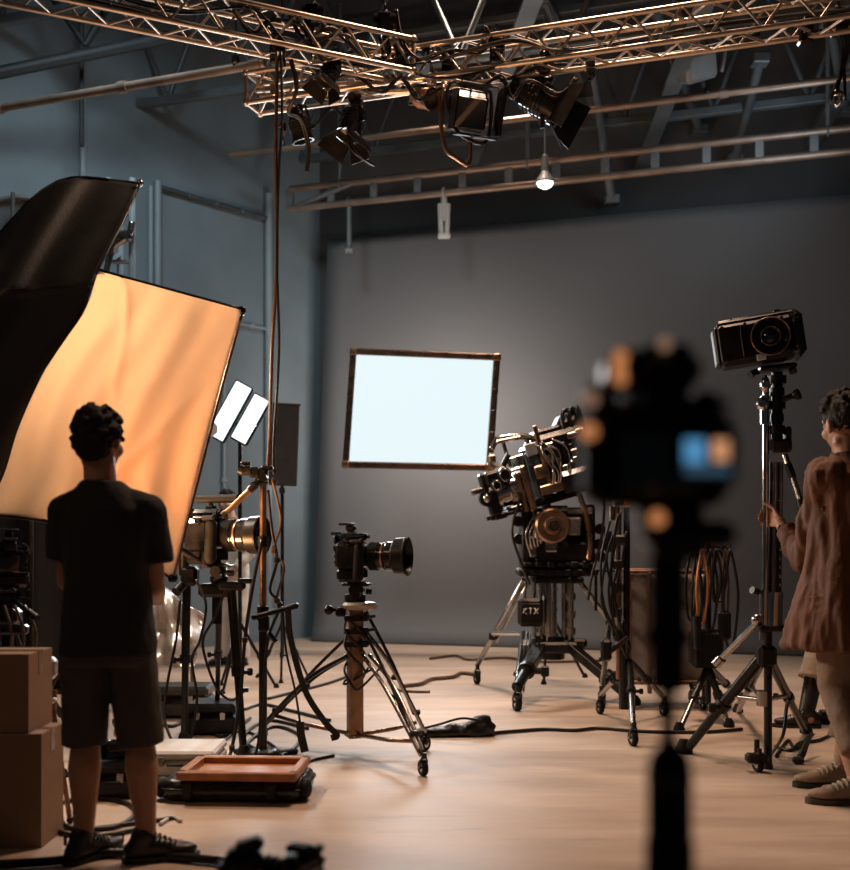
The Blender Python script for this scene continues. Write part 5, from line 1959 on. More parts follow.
# pale scaffold tower and metal hoop far left, against the wall
Ys = 9.6
T = thing('scaffold', 'pale metal scaffold ladder between black flag and wall post', 'scaffold', P(118, 690, Ys))
q = MB()
for px, Y in ((108, Ys), (132, Ys), (120, Ys + 0.5)):
    b_ = P(px, 0, Y)
    q.tube((b_.x, Y, 0), (b_.x, Y, P(0, 178, Ys).z), 0.03, n=10)
part('upright', q, TRIMM, T)
q = MB()
for k in range(10):
    z = 0.3 + k * 0.42
    a, e = P(108, 0, Ys), P(132, 0, Ys)
    q.tube((a.x, Ys, z), (e.x, Ys, z), 0.02, n=8)
    q.tube((a.x, Ys, z), (P(120, 0, Ys + 0.5).x, Ys + 0.5, z + 0.2), 0.018, n=8)
part('rung', q, TRIMM, T)
q = MB()
a = P(118, 236, Ys - 0.1)
q.box(a, (0.24, 0.06, 0.1), 0.02)
q.path([P(104, 285, Ys - 0.1), P(112, 250, Ys - 0.1), P(128, 236, Ys - 0.1), P(132, 222, Ys - 0.1)], 0.03, 8, 5)
part('cross_piece', q, STEEL, T)
c = P(18, 245, 9.0)
T = thing('reflector_dish', 'grey metal hoop reflector behind the black flag at the left edge', 'reflector', c)
q = MB()
M = axis(c, V((0.15, -1, 0.1)))
q.torus(M, 0.4, 0.025, 36, 8)
part('hoop', q, GREYST, T)
q = MB(M)
q.lathe([(0.39, 0.0), (0.3, -0.04), (0.15, -0.07), (0, -0.08)], None, 32, caps=False, smooth=True)
part('dish', q, mat('dull grey dish', (0.2, 0.22, 0.23), 0.45, 0.2, 0.2, 3), T)
q = MB()
q.tube((c.x - 0.06, 9.06, 0.02), (c.x - 0.06, 9.06, c.z), 0.028, n=10)
q.tube((c.x - 0.02, 8.94, c.z - 0.42), (c.x - 0.02, 8.94, c.z + 0.41), 0.018, n=10)
q.lathe([(0.25, 0), (0.25, 0.03), (0.03, 0.06)], Matrix.Translation((c.x - 0.06, 9.06, 0)), 20)
part('pole', q, GREYST, T)

# twin bright lamps
Yt = 9.0
TWIN = glow('lit twin lamp face', (0.86, 0.95, 1.0), 1.6)
tc_ = P(239, 412, Yt)
T = thing('twin_lamp', 'pair of slanted glowing white lamp heads right of the orange scrim', 'lamp', (tc_.x, Yt, 0))
for (px, py, w_, l_) in ((229.5, 411, 0.14, 0.49), (250, 419, 0.13, 0.4)):
    M = place(P(px, py, Yt), 0, 29, 0)
    q = MB(M)
    q.box((0, 0.035, 0), (w_ + 0.03, 0.06, l_ + 0.03), 0.014)
    hs = part('lamp_housing', q, BMETAL, T)
    q = MB(M)
    q.box((0, -0.0, 0), (w_, 0.012, l_), 0.004)
    part('lamp_face', q, TWIN, hs, 'glowing lamp face')
q = MB(place(P(211, 428, Yt - 0.02), 0, -40, 20))
q.box((0, 0, 0), (0.1, 0.008, 0.12), 0.002)
part('barn_door', q, WHITEP, T)
q = MB()
q.path([P(231, 411, Yt + 0.1), P(240, 430, Yt + 0.12), P(249, 419, Yt + 0.1)], 0.016, 8, 4)
q.tube(P(240, 430, Yt + 0.12), V((P(240, 430, Yt + 0.12).x, Yt + 0.12, 0.25)), 0.017, n=10)
part('pole', q, BMETAL, T)
for a in (0.2, 2.3, 4.4):
    leg(T, (P(240, 430, Yt + 0.12).x, Yt + 0.12, 0.55), (P(240, 430, Yt + 0.12).x + 0.3 * math.cos(a), Yt + 0.12 + 0.3 * math.sin(a), 0), 0.014, 0.012, BMETAL)
Yd = 9.7
dc = P(284, 445, Yd)
T = thing('flag_panel', 'dark grey upright panel on a pole right of the twin glowing lamps', 'flag', (dc.x, Yd, 0))
q = MB(place(dc, 0, 2, 8))
q.box((0, 0, 0), (0.25, 0.03, 0.72), 0.012)
q.box((0, 0, 0.36), (0.27, 0.04, 0.02), 0.006)
part('panel', q, mat('dark grey felt', (0.05, 0.048, 0.048), 0.8, 0, 0.2, 9), T)
q = MB()
q.tube((dc.x - 0.02, Yd + 0.04, 0.2), (dc.x - 0.02, Yd + 0.04, dc.z + 0.2), 0.016, n=10)
q.box((dc.x - 0.02, Yd + 0.03, dc.z - 0.4), (0.05, 0.05, 0.06), 0.012)
part('pole', q, BMETAL, T)
for a in (0.6, 2.7, 4.8):
    leg(T, (dc.x - 0.02, Yd + 0.04, 0.5), (dc.x - 0.02 + 0.26 * math.cos(a), Yd + 0.04 + 0.26 * math.sin(a), 0), 0.013, 0.011, BMETAL)

# silver sheet over cases, behind the left camera
SILV = mat('silver sheet', (0.74, 0.72, 0.7), 0.26, 0.35, 0.12, 4, 0.1, 9)
Yv = 8.3
T = thing('silver_reflector', 'crumpled silver reflector sheet draped behind the left tripod', 'reflector', P(170, 700, Yv))


def silver(u, v):
    px = 144 + 62 * u - 6 * v
    z = 0.3 + (0.98 - 0.3) * (1 - v) - 0.32 * u * (1 - v)
    Y = Yv - 0.25 * v + 0.07 * math.sin(7 * u + 5 * v) * math.sin(4 * v + 2) + 0.03 * math.sin(17 * u - 9 * v)
    return V(((px - 425) / F * Yv, Y, z))


q = MB()
q.sheet(silver, 30, 30, 0.004)
part('sheet', q, SILV, T)
q = MB()
a, e = silver(0, 0), silver(0.02, 1)
q.tube((a.x + 0.02, a.y + 0.02, 0.0), (a.x + 0.03, a.y + 0.02, a.z + 0.03), 0.016, n=8)
q.tube((a.x + 0.36, a.y + 0.06, 0.0), (a.x + 0.34, a.y + 0.02, silver(0.95, 0).z + 0.03), 0.016, n=8)
q.tube((a.x + 0.02, a.y + 0.02, 0.42), (a.x + 0.36, a.y + 0.06, 0.42), 0.012, n=8)
part('frame', q, BRONZE, T)


def case(name, label, cat, x0, x1, y0, y1, z0, z1, m, extra=None, handle=True):
    c = V(((x0 + x1) / 2, (y0 + y1) / 2, z0))
    T = thing(name, label, cat, c)
    h = z1 - z0
    q = MB()
    q.box((c.x, c.y, z0 + h * 0.32), (x1 - x0, y1 - y0, h * 0.62), min(0.02, h * 0.1))
    part('base', q, m, T)
    q = MB()
    q.box((c.x, c.y, z0 + h * 0.83), (x1 - x0, y1 - y0, h * 0.34), min(0.02, h * 0.1))
    part('lid', q, m, T)
    if handle:
        for t in (0.25, 0.75):
            q = MB()
            q.box((x0 + (x1 - x0) * t, y0 - 0.006, z0 + h * 0.62), (0.035, 0.014, min(0.05, h * 0.5)), 0.004)
            part('latch', q, STEEL, T)
        q = MB()
        q.path([(c.x - 0.06, y0, z0 + h * 0.5), (c.x - 0.055, y0 - 0.02, z0 + h * 0.5), (c.x + 0.055, y0 - 0.02, z0 + h * 0.5), (c.x + 0.06, y0, z0 + h * 0.5)], 0.007, 6)
        part('handle', q, BLACK, T)
    return T


case('flight_case', 'flat white metal case on the floor just right of the man', 'case', -1.47, -1.1, 5.74, 6.12, 0, 0.135, WHITEP)
case('flight_case', 'small black case behind the flat white case', 'case', -1.52, -1.2, 6.95, 7.25, 0, 0.2, BLACK)
case('flight_case', 'dark case below the silver sheet near the left tripod', 'case', -1.98, -1.5, 7.6, 7.9, 0, 0.22, DGREY)
case('flight_case', 'black case between the man\'s legs carrying a small lens', 'case', -1.62, -1.4, 5.25, 5.5, 0, 0.17, BLACK)
# lens standing on that case
T = thing('camera_lens', 'shiny lens and viewfinder lying on the black case between the man\'s legs', 'lens', (-1.5, 5.36, 0.17))
q = MB(axis((-1.5, 5.36, 0.22), V((-0.8, -0.9, 0.15))))
q.lathe([(0.0, -0.1), (0.036, -0.1), (0.04, -0.05), (0.046, -0.04), (0.046, 0.0), (0.05, 0.02), (0.05, 0.075), (0.045, 0.075), (0.038, 0.05), (0, 0.048)], None, 24, caps=False)
part('lens_barrel', q, GLOSS, T)
q = MB()
q.box((-1.47, 5.4, 0.3), (0.1, 0.1, 0.07), 0.02)
q.tube((-1.52, 5.38, 0.34), (-1.44, 5.38, 0.37), 0.026, n=14)
q.tube((-1.49, 5.39, 0.25), (-1.49, 5.39, 0.3), 0.02)
part('viewfinder', q, STEEL, T)

# long black case with an orange tray on it
T = thing('soft_case', 'long low black padded case lying on the floor under the orange tray', 'case', (-0.91, 5.4, 0))
q = MB(place((-0.91, 5.4, 0), 0, 0, -3))
q.rings([(0, 0, 0.004, 0.325, 0.2), (0, 0, 0.02, 0.345, 0.215), (0, 0, 0.06, 0.35, 0.22), (0, 0, 0.085, 0.342, 0.212), (0, 0, 0.1, 0.32, 0.195)], 48, 7)
part('body', q, mat('shiny black padded nylon', (0.014, 0.013, 0.013), 0.28, 0, 0.3, 9, 0.35, 26), T)
q = MB(place((-0.91, 5.4, 0), 0, 0, -3))
q.path([(0.354 * math.copysign(abs(math.cos(a)) ** (2 / 7), math.cos(a)), 0.224 * math.copysign(abs(math.sin(a)) ** (2 / 7), math.sin(a)), 0.06) for a in [2 * PI * (i + 0.5) / 60 for i in range(60)]], 0.005, 5, closed=True)
part('zip', q, BLACK, T)
for x in (-0.2, 0.2):
    q = MB(place((-0.91, 5.4, 0), 0, 0, -3))
    q.strip([(x, -0.228, 0.02), (x, -0.232, 0.05), (x, -0.226, 0.085), (x, -0.2, 0.104)], 0.04, 0.008, V((1, 0, 0)), 4)
    part('buckle_strap', q, CLOTH, T)
q = MB(place((-0.91, 5.4, 0), 0, 0, -3))
for sg in (-1, 1):
    q.ball((sg * 0.345, -0.14, 0.055), (0.035, 0.06, 0.05))
part('end_bumper', q, RUBBER, T)
ORW = mat('orange stained wood', (0.4, 0.155, 0.055), 0.42, 0, 0.3, 5, 0.1, 30, stretch=(2, 14, 2))
M = place((-0.875, 5.36, 0.105), 0, 0, -3) @ Matrix.Diagonal((1.06, 1.18, 0.85, 1))
T = thing('tray', 'shallow orange wooden tray resting on the long black case', 'tray', M.translation)
q = MB(M)
q.box((0, 0, 0.008), (0.52, 0.33, 0.014), 0.003)
part('tray_floor', q, ORW, T)
for x, y, w_, d_ in ((0, -0.155, 0.54, 0.04), (0, 0.155, 0.54, 0.04), (-0.25, 0, 0.04, 0.34), (0.25, 0, 0.04, 0.34)):
    q = MB(M)
    q.box((x, y, 0.03), (w_, d_, 0.05), 0.007)
    part('rim', q, ORW, T)

# ---- cardboard boxes
CARD = mat('cardboard', (0.28, 0.17, 0.1), 0.8, 0, 0.12, 3, 0.05, 60)
CARDI = mat('cardboard edge', (0.36, 0.23, 0.14), 0.8, 0, 0.1, 3)


def carton(label, x0, x1, y0, y1, z0, z1, open_=False):
    c = V(((x0 + x1) / 2, (y0 + y1) / 2, z0))
    T = thing('cardboard_box', label, 'box', c)
    q = MB()
    t = 0.006
    h = z1 - z0
    q.box((c.x, y0 + t / 2, z0 + h / 2), (x1 - x0, t, h), 0)
    q.box((c.x, y1 - t / 2, z0 + h / 2), (x1 - x0, t, h), 0)
    q.box((x0 + t / 2, c.y, z0 + h / 2), (t, y1 - y0 - 2 * t, h), 0)
    q.box((x1 - t / 2, c.y, z0 + h / 2), (t, y1 - y0 - 2 * t, h), 0)
    q.box((c.x, c.y, z0 + t / 2), (x1 - x0 - 2 * t, y1 - y0 - 2 * t, t), 0)
    part('body', q, CARD, T)
    if open_:
        for sg, nm in ((1, 'flap'), (-1, 'flap')):
            q = MB(Matrix.Translation((x1 if sg > 0 else x0, c.y, z1)) @ Matrix.Rotation(R(68 * sg), 4, 'Y'))
            q.box((sg * (x1 - x0) * 0.2, 0, 0), ((x1 - x0) * 0.4, y1 - y0, t), 0)
            part(nm, q, CARDI, T)
        for yy, sg in ((y0, -1), (y1, 1)):
            q = MB(Matrix.Translation((c.x, yy, z1)) @ Matrix.Rotation(R(-72 * sg if sg > 0 else 78), 4, 'X'))
            q.box((0, sg * (y1 - y0) * 0.16, 0), (x1 - x0, (y1 - y0) * 0.32, t), 0)
            part('flap', q, CARDI, T)
    else:
        q = MB()
        for sg in (-1, 1):
            q.box((c.x, c.y + sg * (y1 - y0) * 0.25, z1 + t / 2), (x1 - x0, (y1 - y0) * 0.496, t), 0)
        part('flap', q, CARDI, T)
        q = MB()
        q.box((c.x, c.y, z1 + t + 0.001), (x1 - x0, 0.05, 0.002), 0)
        q.box((x1 + 0.001, c.y, z1 - 0.04), (0.002, 0.05, 0.1), 0)
        part('tape', q, mat('brown tape', (0.22, 0.13, 0.07), 0.25, 0, 0.1), T)
    return T


carton('big cardboard box on the floor at the left edge, below another box', -2.25, -1.545, 4.43, 4.7, 0, 0.455)
carton('smaller cardboard box stacked on a bigger box at the left edge', -2.2, -1.6, 4.44, 4.72, 0.464, 0.775)
# folded stand leaning beside the boxes
T = thing('folded_stand', 'folded bronze stand leaning beside the cardboard boxes behind the man\'s left leg', 'stand', (-1.44, 4.75, 0))
for k, (a, e) in enumerate(((P(38, 664, 4.78), P(62, 806, 4.75)), (P(47, 668, 4.8), P(70, 800, 4.82)), (P(55, 690, 4.82), P(50, 800, 4.8)))):
    q = MB()
    e = V((e.x, e.y, 0.015))
    q.tube(a, e, 0.011, n=8)
    q.m = 1
    q.tube(a.lerp(e, 0.45), a.lerp(e, 0.52), 0.018, n=10)
    q.ball(e, 0.016)
    part('leg', q, [BRONZE, BLACK], T)
q = MB()
q.box(P(45, 668, 4.8), (0.1, 0.08, 0.1), 0.02)
q.box(P(46, 700, 4.8), (0.09, 0.05, 0.03), 0.01)
part('bracket', q, STEEL, T)

# ---- dark camera and tripod at the left edge behind the boxes
T = thing('tripod', 'black tripod half hidden behind the cardboard boxes at the left edge', 'tripod', (P(8, 0, 5.5).x, 5.5, 0))
tx = P(8, 0, 5.5).x
for a in (1.0, 3.1, 5.2):
    leg(T, (tx, 5.5, 0.86), (tx + 0.36 * math.cos(a), 5.5 + 0.3 * math.sin(a), 0), 0.018, 0.014, BMETAL, STEEL)
q = MB()
q.tube((tx, 5.5, 0.6), (tx, 5.5, 0.95), 0.03, n=14)
q.box((tx, 5.5, 0.86), (0.12, 0.12, 0.08), 0.02)
q.box((tx + 0.05, 5.42, 0.8), (0.16, 0.06, 0.05), 0.012)
part('shoulder', q, BMETAL, T)
q = MB()
for k in range(5):
    q.path([(tx - 0.08 + 0.05 * k, 5.4, 0.92), (tx - 0.05 + 0.06 * k, 5.36, 0.78), (tx - 0.08 + 0.06 * k, 5.38, 0.66 - 0.03 * k)], 0.008, 6, 5)
part('hanging_cable', q, CABLEB, T)
head(T, (tx, 5.5, 0.975), 1.3, (tx + 0.2, 5.35, 0.86), 20)
slr('camera', 'dark camera on the tripod behind the cardboard boxes, at the left edge', place((tx, 5.5, 1.0), 0, 0, 30, 1.35), 0.14, 0.042, 0.052)

# ================================================================ bag and cables on the floor
bp_ = G(470, 737)
T = thing('bag', 'small crumpled black pouch on the floor right of the wheeled tripod', 'bag', bp_)
q = MB(place(bp_ + V((0, 0.05, 0)), 0, 0, 6))
q.rings([(0.02, 0, 0.0, 0.12, 0.07), (0.02, 0, 0.02, 0.135, 0.08), (0.04, 0, 0.06, 0.11, 0.07), (0.075, 0, 0.1, 0.07, 0.05), (0.085, 0, 0.125, 0.05, 0.035)], 20, 3)
q.rings([(-0.2, 0, 0.0, 0.16, 0.06), (-0.2, 0, 0.03, 0.17, 0.06), (-0.2, 0, 0.055, 0.14, 0.045)], 20, 3)
q.rings([(-0.09, 0, 0.0, 0.09, 0.06), (-0.09, 0, 0.05, 0.08, 0.05), (-0.08, 0, 0.08, 0.04, 0.03)], 16, 3)
part('pouch', q, mat('black nylon', (0.014, 0.013, 0.013), 0.4, 0, 0.3, 9, 0.3, 30), T, voxel=0.012, smooth=3, noise_amp=0.012, noise_scale=14)
q = MB(place(bp_ + V((0, 0.05, 0)), 0, 0, 6))
q.path([(0.06, -0.05, 0.1), (-0.06, -0.06, 0.12), (-0.2, -0.06, 0.085), (-0.3, -0.05, 0.06)], 0.008, 6, 6)
q.path([(0.1, 0, 0.1), (0.16, 0, 0.06), (0.13, -0.03, 0.02)], 0.008, 6, 6)
part('cord', q, CLOTH, T)


def fcable(pix, r, label, m=CABLE, group=None, jz=0.0):
    """cable on the floor through picture points"""
    q = MB()
    q.path([G(x, y) + V((0, 0, r + jz * (i % 2))) for i, (x, y) in enumerate(pix)], r, 6, 8)
    return solo('floor_cable', q, m, label, 'cable', group)


fcable([(492, 735), (515, 733), (545, 731), (575, 732), (600, 730), (640, 733), (700, 734), (742, 731)], 0.012, 'black cable running right along the floor from the crumpled pouch')
fcable([(400, 688), (420, 686), (432, 681), (452, 679), (462, 675), (478, 677)], 0.018, 'brown cable on the far floor left of the rear pedestal wheel', CABLEB)
fcable([(388, 682), (398, 691), (415, 693), (430, 693)], 0.012, 'short brown cable on the far floor behind the wheeled tripod', CABLEB)
fcable([(430, 660), (455, 657), (470, 661), (505, 659), (540, 663), (600, 662)], 0.014, 'thin brown cable lying far back along the backdrop foot', CABLEB)
fcable([(268, 700), (300, 692), (330, 684), (352, 676)], 0.012, 'dark cable on the floor running behind the wheeled tripod column')
fcable([(236, 768), (250, 742), (275, 728), (300, 738), (285, 756), (258, 752), (244, 738), (268, 722), (308, 730)], 0.011, 'tangled cable at the foot of the tall stand, thick loops')
fcable([(214, 752), (240, 732), (270, 745), (292, 765), (318, 760), (334, 757)], 0.009, 'thin cable trailing right past the narrow strap end')
fcable([(172, 715), (205, 704), (236, 712), (262, 706), (290, 712), (330, 722)], 0.012, 'cable crossing the floor behind the left tripod')
fcable([(150, 720), (172, 728), (198, 716), (220, 738), (250, 720)], 0.012, 'cable winding among the left tripod feet')
fcable([(135, 832), (100, 838), (62, 835), (46, 822), (58, 806), (96, 800), (128, 806), (134, 818), (112, 830), (70, 830), (52, 818)], 0.011, 'coiled cable on the floor around the man\'s feet, larger coil')
fcable([(60, 800), (50, 812), (56, 826), (90, 830), (130, 826), (160, 822), (172, 820)], 0.01, 'pale-ended cable curving right past the man\'s right ankle')
fcable([(160, 826), (172, 819), (181, 823)], 0.009, 'short pale cable end on the floor right of the man\'s ankle', WHITEP)
q = MB()
q.path([G(-60, 872) + V((0, 0, 0.02)), G(30, 868) + V((0, 0, 0.02)), G(72, 864) + V((0, 0, 0.02)), G(115, 858) + V((0, 0, 0.02)), G(200, 864) + V((0, 0, 0.02)), G(240, 870) + V((0, 0, 0.02)), G(330, 890) + V((0, 0, 0.02))], 0.018, 8, 8)
solo('floor_cable', q, BMETAL, 'thick black hose lying behind the man\'s shoes at the bottom', 'cable')
# ================================================================ people
SKIN = mat('skin', (0.42, 0.22, 0.14), 0.5, 0, 0.1, 20, 0.05, 120, spec=0.35)
HAIR = mat('dark hair', (0.012, 0.007, 0.005), 0.65, 0, 0.4, 60, 0.5, 90, spec=0.25)
EYE = mat('eye', (0.3, 0.28, 0.26), 0.1, 0, 0.05)
TEE = mat('black cotton', (0.014, 0.013, 0.014), 0.85, 0, 0.25, 7, 0.1, 300)
SHORTS = mat('dark grey shorts cloth', (0.062, 0.052, 0.047), 0.85, 0, 0.2, 7, 0.12, 260)
COAT = mat('rust brown coat cloth', (0.105, 0.036, 0.014), 0.75, 0, 0.3, 4, 0.15, 120)
KHAKI = mat('khaki trousers cloth', (0.36, 0.28, 0.21), 0.8, 0, 0.15, 6, 0.12, 160)
CREAM = mat('cream clothes', (0.62, 0.56, 0.5), 0.8, 0, 0.1, 6, 0.12, 120)
SHOE = mat('black shoe leather', (0.016, 0.015, 0.015), 0.42, 0, 0.3, 12, 0.1, 60)
SOLE = mat('black shoe sole', (0.012, 0.012, 0.012), 0.6, 0, 0.2, 12)
TANSHOE = mat('tan canvas shoe', (0.34, 0.24, 0.17), 0.75, 0, 0.2, 10, 0.2, 140)
LACE = mat('pale laces', (0.5, 0.42, 0.34), 0.7, 0, 0.1, 12)


def hand(q, w, d, palm_n, thumb_side, curl=0.5, s=1.0):
    """five-fingered hand: w wrist, d pointing direction, palm_n palm normal, thumb_side direction of the thumb"""
    d = V(d).normalized()
    t = V(thumb_side)
    t = (t - d * t.dot(d)).normalized()
    n = V(palm_n)
    n = (n - d * n.dot(d) - t * n.dot(t)).normalized()
    w = V(w)
    pe = w + d * 0.085 * s
    for k in range(4):
        off = t * (0.033 - 0.021 * k) * s
        q.cap(w + off * 0.55 + d * 0.015 * s, 0.014 * s, pe + off, 0.011 * s, 10)
    q.cap(w - d * 0.02 * s, 0.026 * s, w + d * 0.03 * s, 0.022 * s, 12)
    for k, ln_ in enumerate((0.072, 0.08, 0.075, 0.058)):
        p = pe + t * (0.033 - 0.022 * k) * s
        a = 0.0
        dd = (d + t * (0.1 - 0.07 * k)).normalized()
        for j, fr in enumerate((0.45, 0.31, 0.24)):
            a += curl * (0.7, 0.95, 0.7)[j]
            e = p + (dd * math.cos(a) + n * math.sin(a)) * ln_ * fr * 1.05 * s
            q.cap(p, (0.0092 - 0.0008 * j) * s, e, (0.0086 - 0.001 * j) * s, 8)
            p = e
    p = w + d * 0.025 * s + t * 0.026 * s
    for j, (ln_, b_, c_) in enumerate(((0.04, 0.75, 0.25), (0.033, 0.5, 0.45 + curl * 0.3), (0.026, 0.3, 0.6 + curl * 0.4))):
        e = p + (d * 0.75 + t * b_ + n * c_).normalized() * ln_ * s
        q.cap(p, (0.0125 - 0.0015 * j) * s, e, (0.0115 - 0.0018 * j) * s, 8)
        p = e


def body(T, M, J, voxel=0.0075, legs=True, name='body'):
    """one continuous figure from joints J (local: x right, y forward, z up)"""
    q = MB(M)
    hd, nk = J['head'], J['neck']
    # torso
    q.rings(J['torso'], 20, 2.3)
    for sd in ('L', 'R'):
        g = 1 if sd == 'R' else -1
        sh, el, wr = J['sh' + sd], J['el' + sd], J['wr' + sd]
        q.ball(sh, (0.062, 0.062, 0.066))
        q.cap(V(nk) + V((g * 0.03, 0, -0.03)), 0.05, V(sh) + V((-g * 0.02, 0, 0.01)), 0.048)
        q.cap(sh, 0.05, V(sh).lerp(V(el), 0.55), 0.047)
        q.cap(V(sh).lerp(V(el), 0.5), 0.047, el, 0.038)
        q.cap(el, 0.039, V(el).lerp(V(wr), 0.35), 0.041)
        q.cap(V(el).lerp(V(wr), 0.35), 0.041, wr, 0.026)
        h = J['hand' + sd]
        hand(q, V(wr) + (V(wr) - V(el)).normalized() * 0.015, h[0], h[1], h[2], h[3])
        if legs:
            hp, kn, an = J['hp' + sd], J['kn' + sd], J['an' + sd]
            q.cap(hp, 0.092, V(hp).lerp(V(kn), 0.5), 0.075)
            q.cap(V(hp).lerp(V(kn), 0.5), 0.075, kn, 0.053)
            q.cap(kn, 0.055, V(kn).lerp(V(an), 0.3) + V(J['calf' + sd]) * 0.018, 0.064)
            q.cap(V(kn).lerp(V(an), 0.3) + V(J['calf' + sd]) * 0.018, 0.064, V(kn).lerp(V(an), 0.7), 0.046)
            q.cap(V(kn).lerp(V(an), 0.7), 0.046, an, 0.037)
            f = V(J['ft' + sd])
            q.cap(V(an) + V((0, 0, -0.03)) - f * 0.03, 0.034, V(an) + f * 0.13 + V((0, 0, -0.045)), 0.026)
    q.ball(V(J['torso'][0][:3]) + V((0, -0.025, 0.02)), (0.14, 0.085, 0.09))
    # neck and head
    MH = Matrix.Translation(V(hd)) @ Euler((R(J.get('pitch', 0)), R(J.get('roll', 0)), R(J.get('yaw', 0)))).to_matrix().to_4x4()
    q.cap(V(nk) + V((0, 0, -0.04)), 0.066, V(hd) + V((0, -0.015, -0.06)), 0.06)
    MH = MH @ Matrix.Scale(J.get('hs', 1.0), 4)
    old = q.M
    q.M = old @ MH
    q.ball((0, -0.012, 0.022), (0.076, 0.094, 0.092), 18)
    q.ball((0, 0.022, -0.045), (0.06, 0.064, 0.068), 16)
    q.ball((0, 0.058, -0.098), (0.026, 0.024, 0.02))
    q.cap((-0.045, -0.01, -0.075), 0.022, (-0.012, 0.06, -0.098), 0.018)
    q.cap((0.045, -0.01, -0.075), 0.022, (0.012, 0.06, -0.098), 0.018)
    q.cap((0, 0.082, 0.012), 0.011, (0, 0.104, -0.03), 0.014)
    q.ball((-0.012, 0.096, -0.034), 0.01)
    q.ball((0.012, 0.096, -0.034), 0.01)
    q.cap((-0.035, 0.072, 0.024), 0.012, (0.035, 0.072, 0.024), 0.012)
    q.ball((0, 0.082, -0.06), (0.024, 0.01, 0.007))
    q.ball((0, 0.08, -0.072), (0.02, 0.01, 0.008))
    for g in (-1, 1):
        q.ball((g * 0.044, 0.05, -0.03), (0.022, 0.03, 0.026))
        q.ball((g * 0.079, -0.01, -0.012), (0.011, 0.022, 0.033), 12, Matrix.Rotation(R(g * 18), 4, 'Z'))
    q.M = old
    o = part(name, q, SKIN, T, None, voxel, 3)
    for g in (-1, 1):
        e = MB(M @ MH)
        e.ball((g * 0.031, 0.072, 0.004), 0.0125, 12)
        part('eye', e, EYE, T)
    return M @ MH


def hair(T, MH, seed, curl=0.012, n=260, top_only=False, m=HAIR, r0=0.016, z_lim=-0.095):
    """short hair as a cap of tufts over the skull"""
    g = random.Random(seed)
    q = MB(MH)
    q.ball((0, -0.018, 0.032), (0.082, 0.098, 0.094), 18)
    if not top_only:
        q.ball((0, -0.046, -0.025), (0.07, 0.064, 0.065), 16)
    for i in range(n):
        z = g.uniform(z_lim / 0.1, 0.97)
        a = g.uniform(0, 2 * PI)
        c = math.sqrt(max(0, 1 - z * z))
        d = V((c * math.cos(a), c * math.sin(a), z))
        p = V((0, -0.014, 0.026)) + V((d.x * 0.083, d.y * 0.1, d.z * 0.097))
        if p.y > 0.03 and p.z < 0.055 + (p.y - 0.03) * 0.4:
            continue
        if p.z < 0.0 and p.y > -0.035:
            continue
        if p.z < -0.075:
            continue
        if top_only and p.z < 0.045 + p.y * 0.2:
            continue
        tz = V((g.uniform(-1, 1), g.uniform(-1, 1), g.uniform(-0.6, 1)))
        q.cap(p, g.uniform(0.75, 1.1) * r0, p + d * curl + tz * curl * 0.6, r0 * g.uniform(0.5, 0.9), 8)
    # keep the skull ball from covering the face
    keep = MB()
    keep.v, keep.f, keep.sm, keep.mi = q.v, q.f, q.sm, q.mi
    return part('hair', keep, m, T, None, 0.007, 1, 0.004, 60)


def shoe(T, M, ank, ang, m=SHOE, L=0.27, lace=None, sole_m=SOLE, tall=0.0):
    """shoe below ankle joint; ang: toe direction in degrees from +y, counter-clockwise"""
    MS = M @ Matrix.Translation((ank[0], ank[1], 0)) @ Matrix.Rotation(R(ang), 4, 'Z')
    s = L / 0.27
    out = [(-0.032, -0.075), (-0.038, -0.04), (-0.034, 0.02), (-0.042, 0.09), (-0.043, 0.13), (-0.03, 0.175), (-0.005, 0.195), (0.022, 0.185), (0.038, 0.15), (0.043, 0.1), (0.036, 0.02), (0.037, -0.04), (0.03, -0.075), (0.0, -0.088)]
    q = MB(MS)
    q.prism([(x * s, y * s) for x, y in out][::-1], 0.022, Matrix.Translation((0, 0, 0.0115)), True)
    q2 = MB(MS)
    q2.cap((0, -0.045 * s, 0.05), 0.036 * s, (0, 0.02 * s, 0.058), 0.039 * s)
    q2.cap((0, 0.02 * s, 0.058), 0.038 * s, (0.0, 0.09 * s, 0.043), 0.033 * s)
    q2.ball((0.0, 0.115 * s, 0.04), (0.041 * s, 0.073 * s, 0.026))
    q2.ball((0, -0.05 * s, 0.045), (0.034 * s, 0.034 * s, 0.038))
    q2.cap((0, -0.03 * s, 0.06), 0.038 * s, (0, -0.012 * s, 0.1 + tall), 0.044 * s)
    up = part('shoe', q2, m, T, None, 0.007, 3)
    part('sole', q, sole_m, up)
    q3 = MB(MS)
    for k in range(5):
        y, z = (0.026 + 0.018 * k) * s, 0.106 - 0.0095 * k
        q3.path([(-0.03 * s, y, z - 0.016), (-0.012 * s, y + 0.004, z + 0.002), (0.012 * s, y + 0.008, z + 0.002), (0.03 * s, y, z - 0.016)], 0.0045, 5, 3)
    q3.path([(0, 0.025 * s, 0.1), (-0.02, 0.01, 0.115), (-0.035, 0.03, 0.1), (0, 0.028 * s, 0.098), (0.03, 0.015, 0.113), (0.034, 0.035, 0.096)], 0.0028, 5, 5)
    part('laces', q3, lace or m, up)
    q4 = MB(MS)
    q4.box((0, -0.083 * s, 0.1), (0.018, 0.008, 0.04), 0.003)
    part('heel_tab', q4, m, up)
    return up


